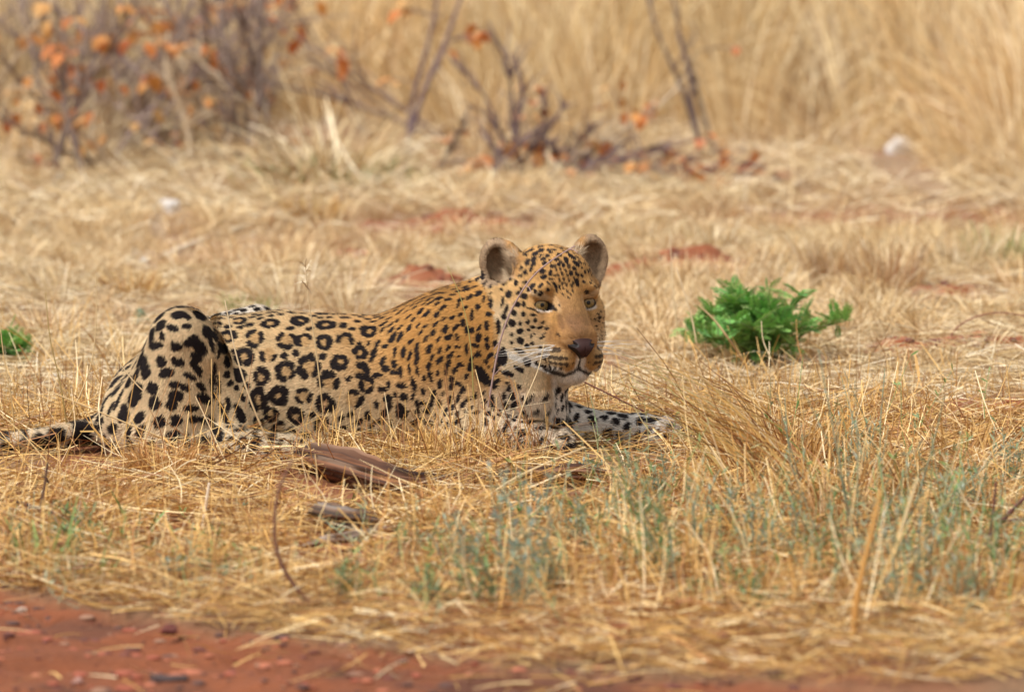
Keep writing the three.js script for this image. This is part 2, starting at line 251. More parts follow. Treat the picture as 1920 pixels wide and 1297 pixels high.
// ------------------------------------------------------------------ leopard
{
  // solid shapes as distance fields; every one is [distance(p), blend radius, sign]
  const prims = [];
  const P3 = (a) => (a.isVector3 ? a : Q(a[0], a[1], a[2]));
  const cap = (a, b, ra, rb, k = 0.03, sign = 1) => { a = P3(a); b = P3(b); const d = b.clone().sub(a), l2 = Math.max(d.lengthSq(), 1e-9); prims.push([(x, y, z) => { const px = x - a.x, py = y - a.y, pz = z - a.z, t = clamp((px * d.x + py * d.y + pz * d.z) / l2, 0, 1); return Math.hypot(px - d.x * t, py - d.y * t, pz - d.z * t) - ra - (rb - ra) * t; }, k, sign]); };
  const ell = (c, rx, ry, rz, k = 0.03, basis = null, sign = 1) => {
    c = P3(c); const [X, Y, Z] = basis || [V(1, 0, 0), V(0, 1, 0), V(0, 0, 1)];
    prims.push([(x, y, z) => { x -= c.x; y -= c.y; z -= c.z; const u = (X.x * x + X.y * y + X.z * z) / rx, v = (Y.x * x + Y.y * y + Y.z * z) / ry, w = (Z.x * x + Z.y * y + Z.z * z) / rz, k0 = Math.sqrt(u * u + v * v + w * w), k1 = Math.sqrt(u * u / (rx * rx) + v * v / (ry * ry) + w * w / (rz * rz)); return k1 < 1e-9 ? -Math.min(rx, ry, rz) : k0 * (k0 - 1) / k1; }, k, sign]);
  };
  // --- head frame: u across the face, v up, w forward
  const H0 = Q(1040, 571, 0.05), yaw = THREE.MathUtils.degToRad(23), tip = THREE.MathUtils.degToRad(4.6), roll = THREE.MathUtils.degToRad(2.6);
  const hm = new THREE.Matrix4().makeRotationFromEuler(new THREE.Euler(-tip, 0, 0)).multiply(new THREE.Matrix4().makeRotationY(yaw)).multiply(new THREE.Matrix4().makeRotationZ(roll));
  const HU = V(0, 0, 0), HV = V(0, 0, 0), HW = V(0, 0, 0); hm.extractBasis(HU, HV, HW);
  const h = (u, v, w) => H0.clone().addScaledVector(HU, u).addScaledVector(HV, v).addScaledVector(HW, w);
  const inHead = (x, y, z) => { x -= H0.x; y -= H0.y; z -= H0.z; return [HU.x * x + HU.y * y + HU.z * z, HV.x * x + HV.y * y + HV.z * z, HW.x * x + HW.y * y + HW.z * z]; };
  const hb = [HU, HV, HW];
  const turned = (a) => [HU.clone().multiplyScalar(Math.cos(a)).addScaledVector(HV, Math.sin(a)), HV.clone().multiplyScalar(Math.cos(a)).addScaledVector(HU, -Math.sin(a)), HW];

  // trunk
  cap([300, 765, -0.01], [390, 728, 0], 0.115, 0.138, 0.05);
  cap([390, 728, 0], [520, 724, 0.0], 0.138, 0.146, 0.05);
  cap([520, 724, 0.0], [640, 728, 0.01], 0.146, 0.143, 0.05);
  cap([640, 728, 0.01], [760, 735, 0.015], 0.143, 0.15, 0.05);
  cap([600, 790, 0.03], [860, 790, 0.04], 0.10, 0.105, 0.05);
  // chest, neck
  cap([800, 712, 0.015], [850, 685, 0.02], 0.148, 0.148, 0.05);
  cap([850, 685, 0.02], [962, 600, 0.03], 0.146, 0.112, 0.06);
  cap([940, 640, 0.05], [1000, 640, 0.05], 0.10, 0.085, 0.05);
  ell([958, 735, 0.055], 0.115, 0.125, 0.125, 0.05);
  ell([985, 790, 0.03], 0.085, 0.07, 0.10, 0.04);
  // near shoulder and foreleg
  ell([838, 690, 0.105], 0.085, 0.14, 0.075, 0.05);
  cap([850, 640, 0.09], [880, 800, 0.165], 0.05, 0.058, 0.04);
  cap([870, 812, 0.185], [1005, 830, 0.215], 0.052, 0.038, 0.025);
  cap([1000, 828, 0.215], [1045, 836, 0.235], 0.040, 0.034, 0.02);
  // far foreleg with its paw stretched forward
  cap([960, 776, -0.03], [1060, 798, -0.03], 0.07, 0.048, 0.03);
  cap([1060, 800, -0.03], [1200, 813, -0.02], 0.045, 0.037, 0.02);
  cap([1200, 813, -0.02], [1252, 820, -0.012], 0.038, 0.042, 0.02);
  for (let k = 0; k < 4; k++) cap([1250, 819, -0.012 + (k - 1.5) * 0.012], [1288 - Math.abs(k - 1.5) * 8, 828, -0.008 + (k - 1.5) * 0.021], 0.023, 0.0175, 0.008);
  // near hind leg: rump, thigh, knee, folded shin, foot
  cap([318, 786, 0.125], [340, 634, 0.165], 0.122, 0.064, 0.03);
  ell([262, 795, 0.07], 0.085, 0.085, 0.1, 0.04);
  cap([345, 640, 0.17], [378, 660, 0.17], 0.055, 0.04, 0.03);
  cap([392, 648, 0.150], [440, 800, 0.155], 0.026, 0.042, 0.030);
  cap([420, 832, 0.20], [540, 848, 0.245], 0.036, 0.030, 0.02);
  cap([540, 848, 0.245], [585, 852, 0.26], 0.034, 0.026, 0.02);
  // far hind knee
  cap([425, 640, -0.17], [482, 616, -0.175], 0.062, 0.050, 0.012);
  // tail
  const TAIL = [[240, 800, 0.03, 0.033], [180, 806, 0.06, 0.026], [110, 818, 0.10, 0.0205], [40, 826, 0.12, 0.0175], [-40, 829, 0.12, 0.0165], [-110, 834, 0.11, 0.015]];
  for (let k = 0; k < TAIL.length - 1; k++) cap(TAIL[k].slice(0, 3), TAIL[k + 1].slice(0, 3), TAIL[k][3], TAIL[k + 1][3], k ? 0.008 : 0.03);
  // head
  ell(h(0, 0.040, -0.03), 0.092, 0.083, 0.10, 0.03, hb);
  ell(h(0, 0.045, 0.025), 0.060, 0.055, 0.045, 0.03, hb);
  for (const s of [-1, 1]) {
    ell(h(s * 0.060, -0.022, 0.012), 0.040, 0.048, 0.050, 0.02, hb);
    ell(h(s * 0.070, -0.062, -0.035), 0.047, 0.060, 0.048, 0.025, hb);
    ell(h(s * 0.040, -0.098, 0.020), 0.042, 0.042, 0.048, 0.025, hb);
    ell(h(s * 0.048, 0.030, 0.052), 0.028, 0.016, 0.024, 0.014, turned(s * -0.25));
  }
  cap(h(0, -0.045, 0.045), h(0, -0.086, 0.090), 0.046, 0.040, 0.022);
  cap(h(0, 0.012, 0.060), h(0, -0.066, 0.115), 0.026, 0.0235, 0.018);
  for (const s of [-1, 1]) { cap(h(s * 0.010, 0.0, 0.062), h(s * 0.020, -0.070, 0.112), 0.022, 0.0215, 0.015); ell(h(s * 0.0290, -0.112, 0.094), 0.031, 0.0295, 0.033, 0.010, hb); }
  ell(h(0, -0.140, 0.078), 0.033, 0.024, 0.030, 0.010, hb);
  cap(h(0, -0.05, -0.04), h(0, -0.10, 0.02), 0.07, 0.055, 0.04);
  // mouth line and the cleft under the nose
  for (const s of [-1, 1]) { cap(h(s * 0.002, -0.1275, 0.125), h(s * 0.026, -0.1410, 0.112), 0.0035, 0.0042, 0.006, -1); cap(h(s * 0.026, -0.1410, 0.112), h(s * 0.055, -0.1290, 0.074), 0.0042, 0.0045, 0.006, -1); }
  cap(h(0, -0.108, 0.131), h(0, -0.1275, 0.126), 0.002, 0.003, 0.006, -1);
  // ears: cupped discs
  const EAR = [], EARIN = 0.026;
  for (const s of [-1, 1]) {
    const N = HW.clone().multiplyScalar(0.86).addScaledVector(HU, s < 0 ? -0.50 : 0.12).addScaledVector(HV, 0.08).normalize(), Y = HV.clone().multiplyScalar(0.94).addScaledVector(HU, s * 0.34); Y.addScaledVector(N, -Y.dot(N)).normalize();
    const X = Y.clone().cross(N), C = h(s * 0.100, 0.089, -0.043);
    ell(C, 0.041, 0.053, 0.026, 0.012, [X, Y, N]);
    cap(h(s * 0.075, 0.05, -0.04), C, 0.045, 0.03, 0.02);
    ell(C.clone().addScaledVector(N, 0.024).addScaledVector(Y, -0.010).addScaledVector(X, -s * 0.002), 0.030, 0.043, 0.036, 0.007, [X, Y, N], -1);
    if (s < 0) cap(h(s * 0.058, 0.062, 0.0), C.clone().addScaledVector(X, -s * EARIN).addScaledVector(Y, 0.018).addScaledVector(N, 0.010), 0.026, 0.013, 0.018);
    EAR.push({ C, X, Y, N, s });
  }
  const blend = (d, e, k, sign) => { if (sign > 0) { const t = clamp(0.5 + 0.5 * (e - d) / k, 0, 1); return lerp(e, d, t) - k * t * (1 - t); } e = -e; const t = clamp(0.5 - 0.5 * (e - d) / k, 0, 1); return lerp(e, d, t) + k * t * (1 - t); };
  const field = (x, y, z, list) => { let d = 1; for (let i = 0; i < list.length; i++) { const q = list[i]; d = blend(d, q[0](x, y, z), q[1], q[2]); } return d; };

  // eye openings: almond slits, the eyeball just behind the lids
  const EYE = [];
  { const skin = prims.slice(); for (const s of [-1, 1]) {
    let w = 0.12; for (let k = 0; k < 60; k++) { const p = h(s * 0.0525, 0, w), f = field(p.x, p.y, p.z, skin); if (f < 0.0003) break; w -= f * 0.8; }
    const R = 0.0205; ell(h(s * 0.0535, -0.0005, w + 0.002), 0.0180, 0.0098, 0.016, 0.004, turned(s * 0.20), -1);
    EYE.push({ C: h(s * 0.0538, 0.0018, w - R + 0.0002), R, s });
  } }
  // --- surface nets over the field, block by block
  const cell = 0.0034, lo = V(-1.28, -0.06, -0.27), n = [Math.ceil(1.72 / cell), Math.ceil(0.60 / cell), Math.ceil(0.60 / cell)], B = 8;
  const nx = n[0], ny = n[1], nz = n[2], val = new Float32Array(nx * ny * nz).fill(1), at = (i, j, k) => (k * ny + j) * nx + i;
  const pos = [], tri = [];
  {
    const half = B * cell * 0.5, diag = half * 1.75;
    for (let K = 0; K < nz; K += B) for (let J = 0; J < ny; J += B) for (let I = 0; I < nx; I += B) {
      const cx = lo.x + (I + B / 2) * cell, cy = lo.y + (J + B / 2) * cell, cz = lo.z + (K + B / 2) * cell, act = [];
      let least = 9; const ds = prims.map((q) => { const d = q[0](cx, cy, cz); if (q[2] > 0 && d < least) least = d; return d; });
      if (least > diag + 0.05 || least < -0.075) { if (least < 0) for (let k = K; k < Math.min(K + B, nz); k++) for (let j = J; j < Math.min(J + B, ny); j++) for (let i = I; i < Math.min(I + B, nx); i++) val[at(i, j, k)] = -1; continue; }
      prims.forEach((q, i) => { if (ds[i] < Math.max(least, 0) + diag + q[1] + 0.05) act.push(q); });
      for (let k = K; k < Math.min(K + B, nz); k++) for (let j = J; j < Math.min(J + B, ny); j++) for (let i = I; i < Math.min(I + B, nx); i++) val[at(i, j, k)] = field(lo.x + i * cell, lo.y + j * cell, lo.z + k * cell, act);
    }
    const id = new Int32Array(nx * ny * nz).fill(-1), e = [[0, 1], [2, 3], [4, 5], [6, 7], [0, 2], [1, 3], [4, 6], [5, 7], [0, 4], [1, 5], [2, 6], [3, 7]], g = new Float32Array(8);
    for (let k = 0; k < nz - 1; k++) for (let j = 0; j < ny - 1; j++) for (let i = 0; i < nx - 1; i++) {
      let mask = 0; for (let c = 0; c < 8; c++) { g[c] = val[at(i + (c & 1), j + ((c >> 1) & 1), k + (c >> 2))]; if (g[c] < 0) mask |= 1 << c; }
      if (mask === 0 || mask === 255) continue;
      let x = 0, y = 0, z = 0, m = 0;
      for (const [a, b] of e) if ((g[a] < 0) !== (g[b] < 0)) { const t = g[a] / (g[a] - g[b]); x += lerp(a & 1, b & 1, t); y += lerp((a >> 1) & 1, (b >> 1) & 1, t); z += lerp(a >> 2, b >> 2, t); m++; }
      id[at(i, j, k)] = pos.length / 3; pos.push(lo.x + (i + x / m) * cell, lo.y + (j + y / m) * cell, lo.z + (k + z / m) * cell);
    }
    const quad = (a, b, c, d, flip) => { if (a < 0 || b < 0 || c < 0 || d < 0) return; flip ? tri.push(a, c, b, a, d, c) : tri.push(a, b, c, a, c, d); };
    for (let k = 1; k < nz - 1; k++) for (let j = 1; j < ny - 1; j++) for (let i = 1; i < nx - 1; i++) {
      const s = val[at(i, j, k)] < 0;
      if (s !== val[at(i + 1, j, k)] < 0) quad(id[at(i, j - 1, k - 1)], id[at(i, j, k - 1)], id[at(i, j, k)], id[at(i, j - 1, k)], !s);
      if (s !== val[at(i, j + 1, k)] < 0) quad(id[at(i - 1, j, k - 1)], id[at(i - 1, j, k)], id[at(i, j, k)], id[at(i, j, k - 1)], !s);
      if (s !== val[at(i, j, k + 1)] < 0) quad(id[at(i - 1, j - 1, k)], id[at(i, j - 1, k)], id[at(i, j, k)], id[at(i - 1, j, k)], !s);
    }
  }
  const body = new THREE.BufferGeometry();
  body.setAttribute('position', new THREE.BufferAttribute(new Float32Array(pos), 3)); body.setIndex(new THREE.BufferAttribute(new Uint32Array(tri), 1)); body.computeVertexNormals();
  const nrm = body.attributes.normal.array, nv = pos.length / 3;

  // --- the coat: every marking is a small patch with a place on the skin
  const marks = [], cells = new Map(), CS = 0.03;
  const keyOf = (x, y, z) => (Math.floor(x / CS) + 500) * 1000000 + (Math.floor(y / CS) + 500) * 1000 + Math.floor(z / CS) + 500;
  function addMark(m) { // {c, n, u, v, a, b, kind}
    const R = m.reach ?? Math.max(m.a, m.b) * 1.25; marks.push(m); m.id = marks.length;
    for (let x = Math.floor((m.c.x - R) / CS); x <= Math.floor((m.c.x + R) / CS); x++) for (let y = Math.floor((m.c.y - R) / CS); y <= Math.floor((m.c.y + R) / CS); y++) for (let z = Math.floor((m.c.z - R) / CS); z <= Math.floor((m.c.z + R) / CS); z++) { const k = (x + 500) * 1000000 + (y + 500) * 1000 + z + 500; if (!cells.has(k)) cells.set(k, []); cells.get(k).push(m); }
  }
  function frame(nm, hint) { const u = hint.clone().addScaledVector(nm, -hint.dot(nm)); if (u.lengthSq() < 1e-4) u.set(1, 0, 0).addScaledVector(nm, -nm.x); u.normalize(); return [u, nm.clone().cross(u)]; }
  const grad = (p) => { const e = 0.003, f = (x, y, z) => field(x, y, z, prims); return V(f(p.x + e, p.y, p.z) - f(p.x - e, p.y, p.z), f(p.x, p.y + e, p.z) - f(p.x, p.y - e, p.z), f(p.x, p.y, p.z + e) - f(p.x, p.y, p.z - e)).normalize(); };
  function onSkin(px, py) { // the place on the skin that the photograph shows at that pixel
    const d = ray(px, py).normalize(), p = V(0, CAM_Y, CAM_Z).addScaledVector(d, 11.1); let f = 0;
    for (let k = 0; k < 90; k++) { f = field(p.x, p.y, p.z, prims); if (f < 0.0004) return p; p.addScaledVector(d, Math.min(f * 0.85, 0.05)); if (p.z < -0.4) break; }
    return f < 0.006 ? p : null;
  }
  const PPM = 900;
  function paint(list, ox, oy, sc, kind = 'spot', mirror = false, grow = 1) {
    for (const [zx, zy, rx, ry, ang = 0] of list) {
      const p = onSkin(ox + zx / sc, oy + zy / sc); if (!p) continue;
      const nm = grad(p), a = -ang * Math.PI / 180, tilt = V(Math.cos(a), Math.sin(a), 0), fz = Math.max(0.45, Math.abs(nm.z));
      // lengths seen at a slant are longer on the skin itself
      const [u, v] = frame(nm, tilt); const ku = Math.max(0.4, Math.hypot(u.x, u.y)), kv = Math.max(0.4, Math.hypot(v.x, v.y));
      addMark({ c: p, n: nm, u, v, a: rx * grow / sc / PPM / ku, b: ry * grow / sc / PPM / kv, kind, depth: 0.03 });
      if (mirror) { const [hu, hv, hw] = inHead(p.x, p.y, p.z); const q = h(-hu, hv, hw), fl = (w) => { const a2 = w.dot(HU); return w.clone().addScaledVector(HU, -2 * a2); }; addMark({ c: q, n: fl(nm), u: fl(u), v: fl(v), a: rx * grow / sc / PPM / ku, b: ry * grow / sc / PPM / kv, kind, depth: 0.03 }); }
    }
  }
  const rr = rng(77), gg = gaussOf(rr);
  function rosette(c, nm, R, hint) {
    const [u, v] = frame(nm, hint); const k = 3 + Math.floor(rr() * 2.6), arcs = []; let a0 = rr() * 6.28;
    const gapAt = rr() < 0.6 ? Math.floor(rr() * k) : -1;
    for (let i = 0; i < k; i++) { const half = (Math.PI / k) * (0.34 + 0.34 * rr()); if (!(i === gapAt && rr() < 0.5)) arcs.push([a0 + i * 6.28318 / k + gg() * 0.1, half, 0.8 + 0.4 * rr(), 0.9 + 0.2 * rr()]); }
    addMark({ c, n: nm, u, v, a: R * (0.95 + 0.2 * rr()), b: R * (0.95 + 0.25 * rr()), kind: 'rosette', arcs, wide: 0.35 + 0.07 * rr(), reach: R * 1.6, depth: 0.05 });
  }
  // haunch and hind leg, read from the photograph
  const Z2 = [180, 540, 3.815];
  paint([[545,145,38,12,-15],[440,205,36,18,-45],[615,183,72,24,10],[550,268,52,24,32],[655,255,36,22,-10],[402,318,60,24,-55],[482,320,24,30],[432,390,56,30,0],[290,372,40,13,-55],[285,455,82,18,-65],[325,490,70,16,-62],[350,510,62,24,-60],[365,575,52,36,-35],[475,500,42,42],[575,395,46,46],[603,508,48,36,20],[680,360,66,36,-15],[745,405,64,38,60],[730,468,52,40,30],[790,300,58,28,55],[740,190,48,24,52],[505,588,60,36,-22],[725,562,64,32,55],[680,610,48,24,22],[240,560,44,10,-70],[205,520,44,10,-65],[410,698,52,48],[430,805,62,44,70],[283,748,92,46,-80],[575,665,44,30,0],[640,692,38,26,30],[580,752,48,50],[750,680,48,22,35],[770,768,58,36,20],[208,875,76,36,80],[122,850,66,16,-75],[170,800,90,14,-75],[240,655,60,18,-70],[182,680,54,12,-70],[320,900,54,36,-55],[465,942,46,46],[542,820,42,42],[575,932,46,46],[690,842,46,30],[700,920,36,26],[775,930,42,20,20],[555,1040,60,44,-40],[650,1060,50,34,80],[600,1145,56,36],[50,960,50,26,60],[835,690,104,24,78],[890,680,62,20,80],[853,560,62,24,82],[935,890,92,24,68],[960,820,66,24,85],[1040,890,74,28,72],[820,390,66,20,60],[800,1060,60,30,30],[720,1080,50,22,-30],[870,1000,60,34,60],[920,1060,44,30],[780,1130,60,18]], ...Z2);
  // flank rosettes
  for (const [zx, zy, R] of [[962,345,66],[1155,352,72],[1268,250,62],[1382,372,76],[1510,376,58],[1480,232,64],[1660,262,62],[1655,385,58],[1255,472,64],[1080,490,62],[1200,618,62],[1375,590,68],[1540,556,78],[1182,790,72],[1330,756,60],[1502,762,66],[1662,818,66],[1700,660,62],[1275,895,54],[1335,985,44],[1450,905,58],[1640,965,54],[1160,965,56],[1040,232,56],[870,262,50]]) { const p = onSkin(Z2[0] + zx / Z2[2], Z2[1] + zy / Z2[2]); if (p) rosette(p, grad(p), R * 0.96 / Z2[2] / PPM, V(1, 0.1, 0)); }
  paint([[1040,625,60,46,30],[1080,1090,50,44],[1170,1095,50,42],[1250,1030,60,34,30],[1290,1060,40,26],[940,520,50,22,60],[1540,1040,40,30],[1430,1010,40,30],[1560,480,26,26],[1640,480,28,26],[1720,540,34,26],[1000,450,26,22]], ...Z2);
  paint([[965,178,36,14,-20],[1075,156,30,12],[1172,152,28,13,15],[1020,185,30,10,-10],[1125,178,26,10],[1065,190,48,14,-8],[860,190,56,12,-25],[1150,188,22,8],[1290,176,50,9],[1420,180,40,14,-10],[1500,165,36,12],[1640,185,58,18,10]], ...Z2);
  const Z3 = [560, 480, 3.2425];
  for (const [zx, zy, R] of [[180,418,48],[165,515,44],[305,508,52],[190,745,52],[180,890,48],[390,580,42],[270,640,46],[400,690,48],[440,455,46],[350,860,56],[430,780,44]]) { const p = onSkin(Z3[0] + zx / Z3[2], Z3[1] + zy / Z3[2]); if (p) rosette(p, grad(p), R * 0.98 / Z3[2] / PPM, V(0.9, 0.3, 0)); }
  paint([[165,355,40,12,8],[295,378,36,10,5],[390,535,16,18],[285,422,28,16],[440,385,30,8],[590,485,40,16,-80],[635,480,36,16,-82],[600,570,36,14,80],[652,575,44,16,80],[690,590,36,12,-80],[545,540,28,18],[500,520,30,14,-70],[470,590,52,18,-80],[530,630,40,18,-75],[548,680,30,20],[495,720,34,18],[635,690,40,16,75],[600,700,24,14],[735,545,40,14,-80],[735,610,44,14,-82],[690,680,44,12,78],[740,690,40,12,75],[720,780,50,18,70],[565,780,30,14,80],[525,805,30,18],[560,860,30,30],[640,785,36,20],[655,850,30,28],[640,940,40,50],[740,890,30,20,70],[775,885,28,16],[800,935,24,24],[720,1005,24,24],[755,985,26,18],[540,950,24,30],[490,890,22,28],[440,960,22,40],[520,1000,24,24],[450,1070,34,30],[600,1080,40,40],[860,1080,26,26],[820,1015,26,22],[1130,705,46,24,55]], ...Z3);
  // the face
  const Z1 = [860, 410, 4.053];
  paint([[460,220,30,8,-15],[545,206,32,9],[610,185,32,6],[715,215,22,9],[480,266,20,10],[545,260,26,11,-15],[630,226,22,11],[632,256,19,12],[520,291,19,12],[590,285,24,15,10],[533,345,13,22,10],[578,326,16,14],[575,362,16,14],[650,320,18,12],[660,354,17,13],[645,410,20,17],[705,420,13,22],[655,456,20,15],[820,265,28,10,10],[772,290,20,12],[865,300,26,12,20],[888,350,30,12,25],[820,330,15,18],[750,320,15,12],[710,375,11,11],[857,425,13,16],[900,435,20,11,40],[880,390,16,10,30],[700,340,12,12],[680,296,15,11],[692,250,14,8],[735,250,15,8],[800,365,12,16],[765,360,10,14],[560,530,36,14,-32],[632,515,22,10,-65],[590,560,12,12],[450,505,13,18],[520,425,13,13],[742,522,24,9,72],[772,530,20,8,75],[900,500,26,12,80],[393,592,21,23],[350,640,30,9,-82],[380,695,32,14,-78],[462,658,21,16],[510,660,18,10,85],[435,720,26,19,60],[515,598,20,17],[360,755,16,17],[418,797,24,20,60],[505,730,13,15],[575,738,18,8],[480,860,22,20],[480,800,10,14],[540,790,12,14],[595,778,13,15],[575,828,15,11],[630,830,20,8,-15],[650,795,16,7,-20],[420,885,13,13],[370,820,12,17],[478,930,25,18,20],[545,850,14,10],[565,895,10,17],[592,880,11,8],[650,905,20,8,-30],[665,875,15,6,-30],[318,810,46,15,85],[545,690,20,7,20],[580,700,16,6,15],[610,720,14,5,10]], ...Z1, 'spot', false, 1.32);
  // the same scatter for the far side of the face, smaller where the photograph shows thin streaks
  paint([[462,658,18,10],[435,720,20,14,60],[418,797,20,16,60],[505,730,11,12],[540,790,11,12],[480,860,18,16],[560,530,30,12,-32],[595,778,12,12],[393,592,16,18]], ...Z1, 'spot', true, 1.0);
  paint([[720,470,7,5],[745,400,8,5,80],[775,395,8,5,80],[790,430,10,5,70],[760,440,9,5,60],[735,445,8,5],[815,405,8,5,70],[830,445,9,5,80],[800,470,9,5,60],[770,475,9,5,70],[840,480,8,5,80],[860,520,9,5,70],[820,510,9,5,60],[790,505,9,5,70],[750,560,9,4,60],[830,560,8,4,70],[800,585,9,4,60],[855,585,8,4,70],[870,560,8,4,80],[840,610,7,4,60],[720,500,8,4,60],[690,500,10,5,60],[700,470,8,5,80],[780,345,8,8],[735,375,8,8],[840,375,8,10],[800,540,7,4,60],[880,470,9,5,80],[870,500,8,5,75],[770,665,5,5],[752,880,6,5,30],[768,888,8,5,30]], ...Z1, 'fleck', false, 2.1);
  // whisker rows and lips
  paint([[638,984,13,8],[685,989,14,9],[735,989,13,8],[765,992,11,8],[632,1020,11,7,20],[665,1032,13,8,15],[705,1040,13,8,10],[740,1045,14,8,8],[778,1048,14,8],[815,1050,12,7],[665,1064,11,6,20],[700,1078,12,7,12],[740,1086,12,7,8],[780,1092,12,7,4],[820,1094,11,6],[690,1105,10,5,20],[735,1118,9,5,10],[780,1124,8,4,10],[830,1110,7,4],[870,1085,6,3]], ...Z1, 'whiskers', true, 2.0);
  paint([[640,1108,42,14,22],[705,1138,46,12,22],[600,1090,22,12,30]], ...Z1, 'spot');
  paint([[340,1040,44,52],[470,1000,42,13,10],[525,1080,26,32],[385,1165,46,20,15],[465,1130,36,16,30],[200,1180,40,82,-32],[275,1250,50,26,45],[250,1120,16,14],[225,1068,18,22],[140,950,30,16,15],[75,975,14,44],[160,1020,26,24],[115,1060,14,24],[35,1095,28,20,20],[265,650,17,22],[250,720,24,20,40],[235,805,34,20,-85],[230,900,22,22],[225,500,28,10,85],[265,525,20,8,85],[263,590,22,10,85],[214,595,28,8,85],[172,565,36,17,-70],[165,660,17,22],[105,595,32,15,-65],[120,725,42,15,-82],[115,835,19,24],[180,450,44,18,-65],[78,540,32,14,-55],[70,670,22,10,-60],[15,550,20,14],[15,655,26,12,-70],[30,725,24,10,-60],[45,470,30,14,-40],[125,415,24,10,-50],[110,475,20,14,-40],[80,840,30,14,-80],[5,890,26,12,85],[10,960,22,10],[20,1030,14,10],[80,1185,20,22],[20,1245,26,16,30],[320,1215,16,20],[390,1240,18,10]], ...Z1, 'spot', false, 1.12);
  // elsewhere: markings thrown at even spacing, their size and build by region
  const occupied = (p, R) => { for (const m of marks) { const s = R + Math.max(m.a, m.b) * (m.kind === 'rosette' ? 1.2 : 0.9); if (m.c.distanceToSquared(p) < s * s) return true; } return false; };
  const legF = [P3([960, 780, -0.03]), P3([1300, 830, -0.01])], chestAt = P3([1000, 770, 0.06]);
  const toSeg = (p, a, b) => { const d = b.clone().sub(a), t = clamp(p.clone().sub(a).dot(d) / d.lengthSq(), 0, 1); return p.distanceTo(a.clone().addScaledVector(d, t)); };
  const region = (p) => {
    const [u, v, w] = inHead(p.x, p.y, p.z);
    if (Math.abs(u) < 0.15 && v > -0.17 && w > -0.10 && p.distanceTo(H0) < 0.21) return 'head';
    if (p.x < P3([245, 800, 0]).x) return 'tail';
    if (p.x > P3([1040, 800, 0]).x) return 'foreleg';
    if (p.x < P3([415, 700, 0]).x) return 'haunch';
    if (p.x < P3([690, 700, 0]).x) return 'flank';
    return p.y > P3([900, 660, 0]).y ? 'neck' : p.x > P3([930, 0, 0]).x && p.y < P3([0, 800, 0]).y ? 'foreleg' : p.x > P3([985, 0, 0]).x ? 'chest' : 'shoulder';
  };
  for (let k = 0; k < 60000; k++) {
    const i = Math.floor(rr() * nv), p = V(pos[i * 3], pos[i * 3 + 1], pos[i * 3 + 2]), nm = V(nrm[i * 3], nrm[i * 3 + 1], nrm[i * 3 + 2]), g = region(p); if (p.y < 0.0) continue;
    if (g === 'head') {
      const [u, v, w] = inHead(p.x, p.y, p.z), au = Math.abs(u); if (k % 2 || au > 0.125) continue;
      let near = false; for (const E of EAR) { const d = p.clone().sub(E.C); if (Math.hypot(d.dot(E.X) / 0.05, d.dot(E.Y) / 0.062) < 1 && Math.abs(d.dot(E.N)) < 0.05) near = true; } if (near) continue;
      if (w > 0.03 && au < 0.045 + (v < -0.05 ? 0.02 : 0) && v < 0.022 && v > -0.2) continue; if (v < -0.085 && w > -0.01) continue;
      if (w > 0.02 && Math.hypot((au - 0.053) / 0.031, (v + 0.003) / 0.025) < 1) continue;
      const crown = v > 0.02, far = u > 0.03 && w > 0, a = far && !crown ? 0.0048 : crown ? 0.0056 : 0.0052, b = far && !crown ? 0.0020 : crown ? 0.0042 : 0.0038; if (occupied(p, 0.0038 + b * 0.5)) continue;
      const [fu, fv] = frame(nm, far ? HU.clone().addScaledVector(HV, -0.6) : HU.clone().addScaledVector(HV, 0.4 + gg() * 0.4)); addMark({ c: p, n: nm, u: fu, v: fv, a: a * (0.7 + 0.6 * rr()), b: b * (0.75 + 0.5 * rr()), kind: 'spot', depth: 0.02 }); continue;
    }
    if (g === 'flank') { const R = 0.021 + 0.006 * rr(); if (nm.z < 0.3 ? !occupied(p, R * 1.15) : false) { rosette(p, nm, R, V(1, 0.1, 0)); continue; } if (!occupied(p, 0.0092)) { const [fu, fv] = frame(nm, V(0.6 + gg() * 0.3, 0.6, 0)); addMark({ c: p, n: nm, u: fu, v: fv, a: 0.009, b: 0.006 + 0.002 * rr(), kind: 'spot', depth: 0.03 }); } continue; }
    const [a, b, gap, hint] = { tail: [0.022, 0.018, 0.0035, V(1, 0, 0)], haunch: [0.0150, 0.0115, 0.0065, V(0.5, 0.8, 0)], neck: [0.0100, 0.0054, 0.0050, V(0.45, 0.85, 0.1)], shoulder: [0.0096, 0.0056, 0.0042, V(0.25, 0.95, 0)], chest: [0.0125, 0.0055, 0.0095, V(0.85, 0.5, 0)], foreleg: [0.0120, 0.0090, 0.0055, V(0.75, 0.65, 0)] }[g];
    const s = 0.75 + 0.4 * rr(); if (occupied(p, gap + 0.6 * b)) continue;
    const [u, v] = frame(nm, hint.clone().add(V(gg() * 0.25, gg() * 0.25, 0))); addMark({ c: p, n: nm, u, v, a: a * s, b: b * s * (0.85 + 0.3 * rr()), kind: 'spot', depth: 0.03 });
  }
  const BLACK = [0.018, 0.012, 0.012], mixc = (a, b, t) => [lerp(a[0], b[0], t), lerp(a[1], b[1], t), lerp(a[2], b[2], t)];
  const GOLDEN = [0.545, 0.275, 0.078], TAN = [0.62, 0.405, 0.185], CREAM = [0.71, 0.55, 0.345], WHITE = [0.80, 0.75, 0.68], NOSEBRIDGE = [0.235, 0.120, 0.055], RUST = [0.39, 0.20, 0.075], FACE = [0.49, 0.28, 0.105];
  const XS = (px) => Q(px, 700, 0).x;
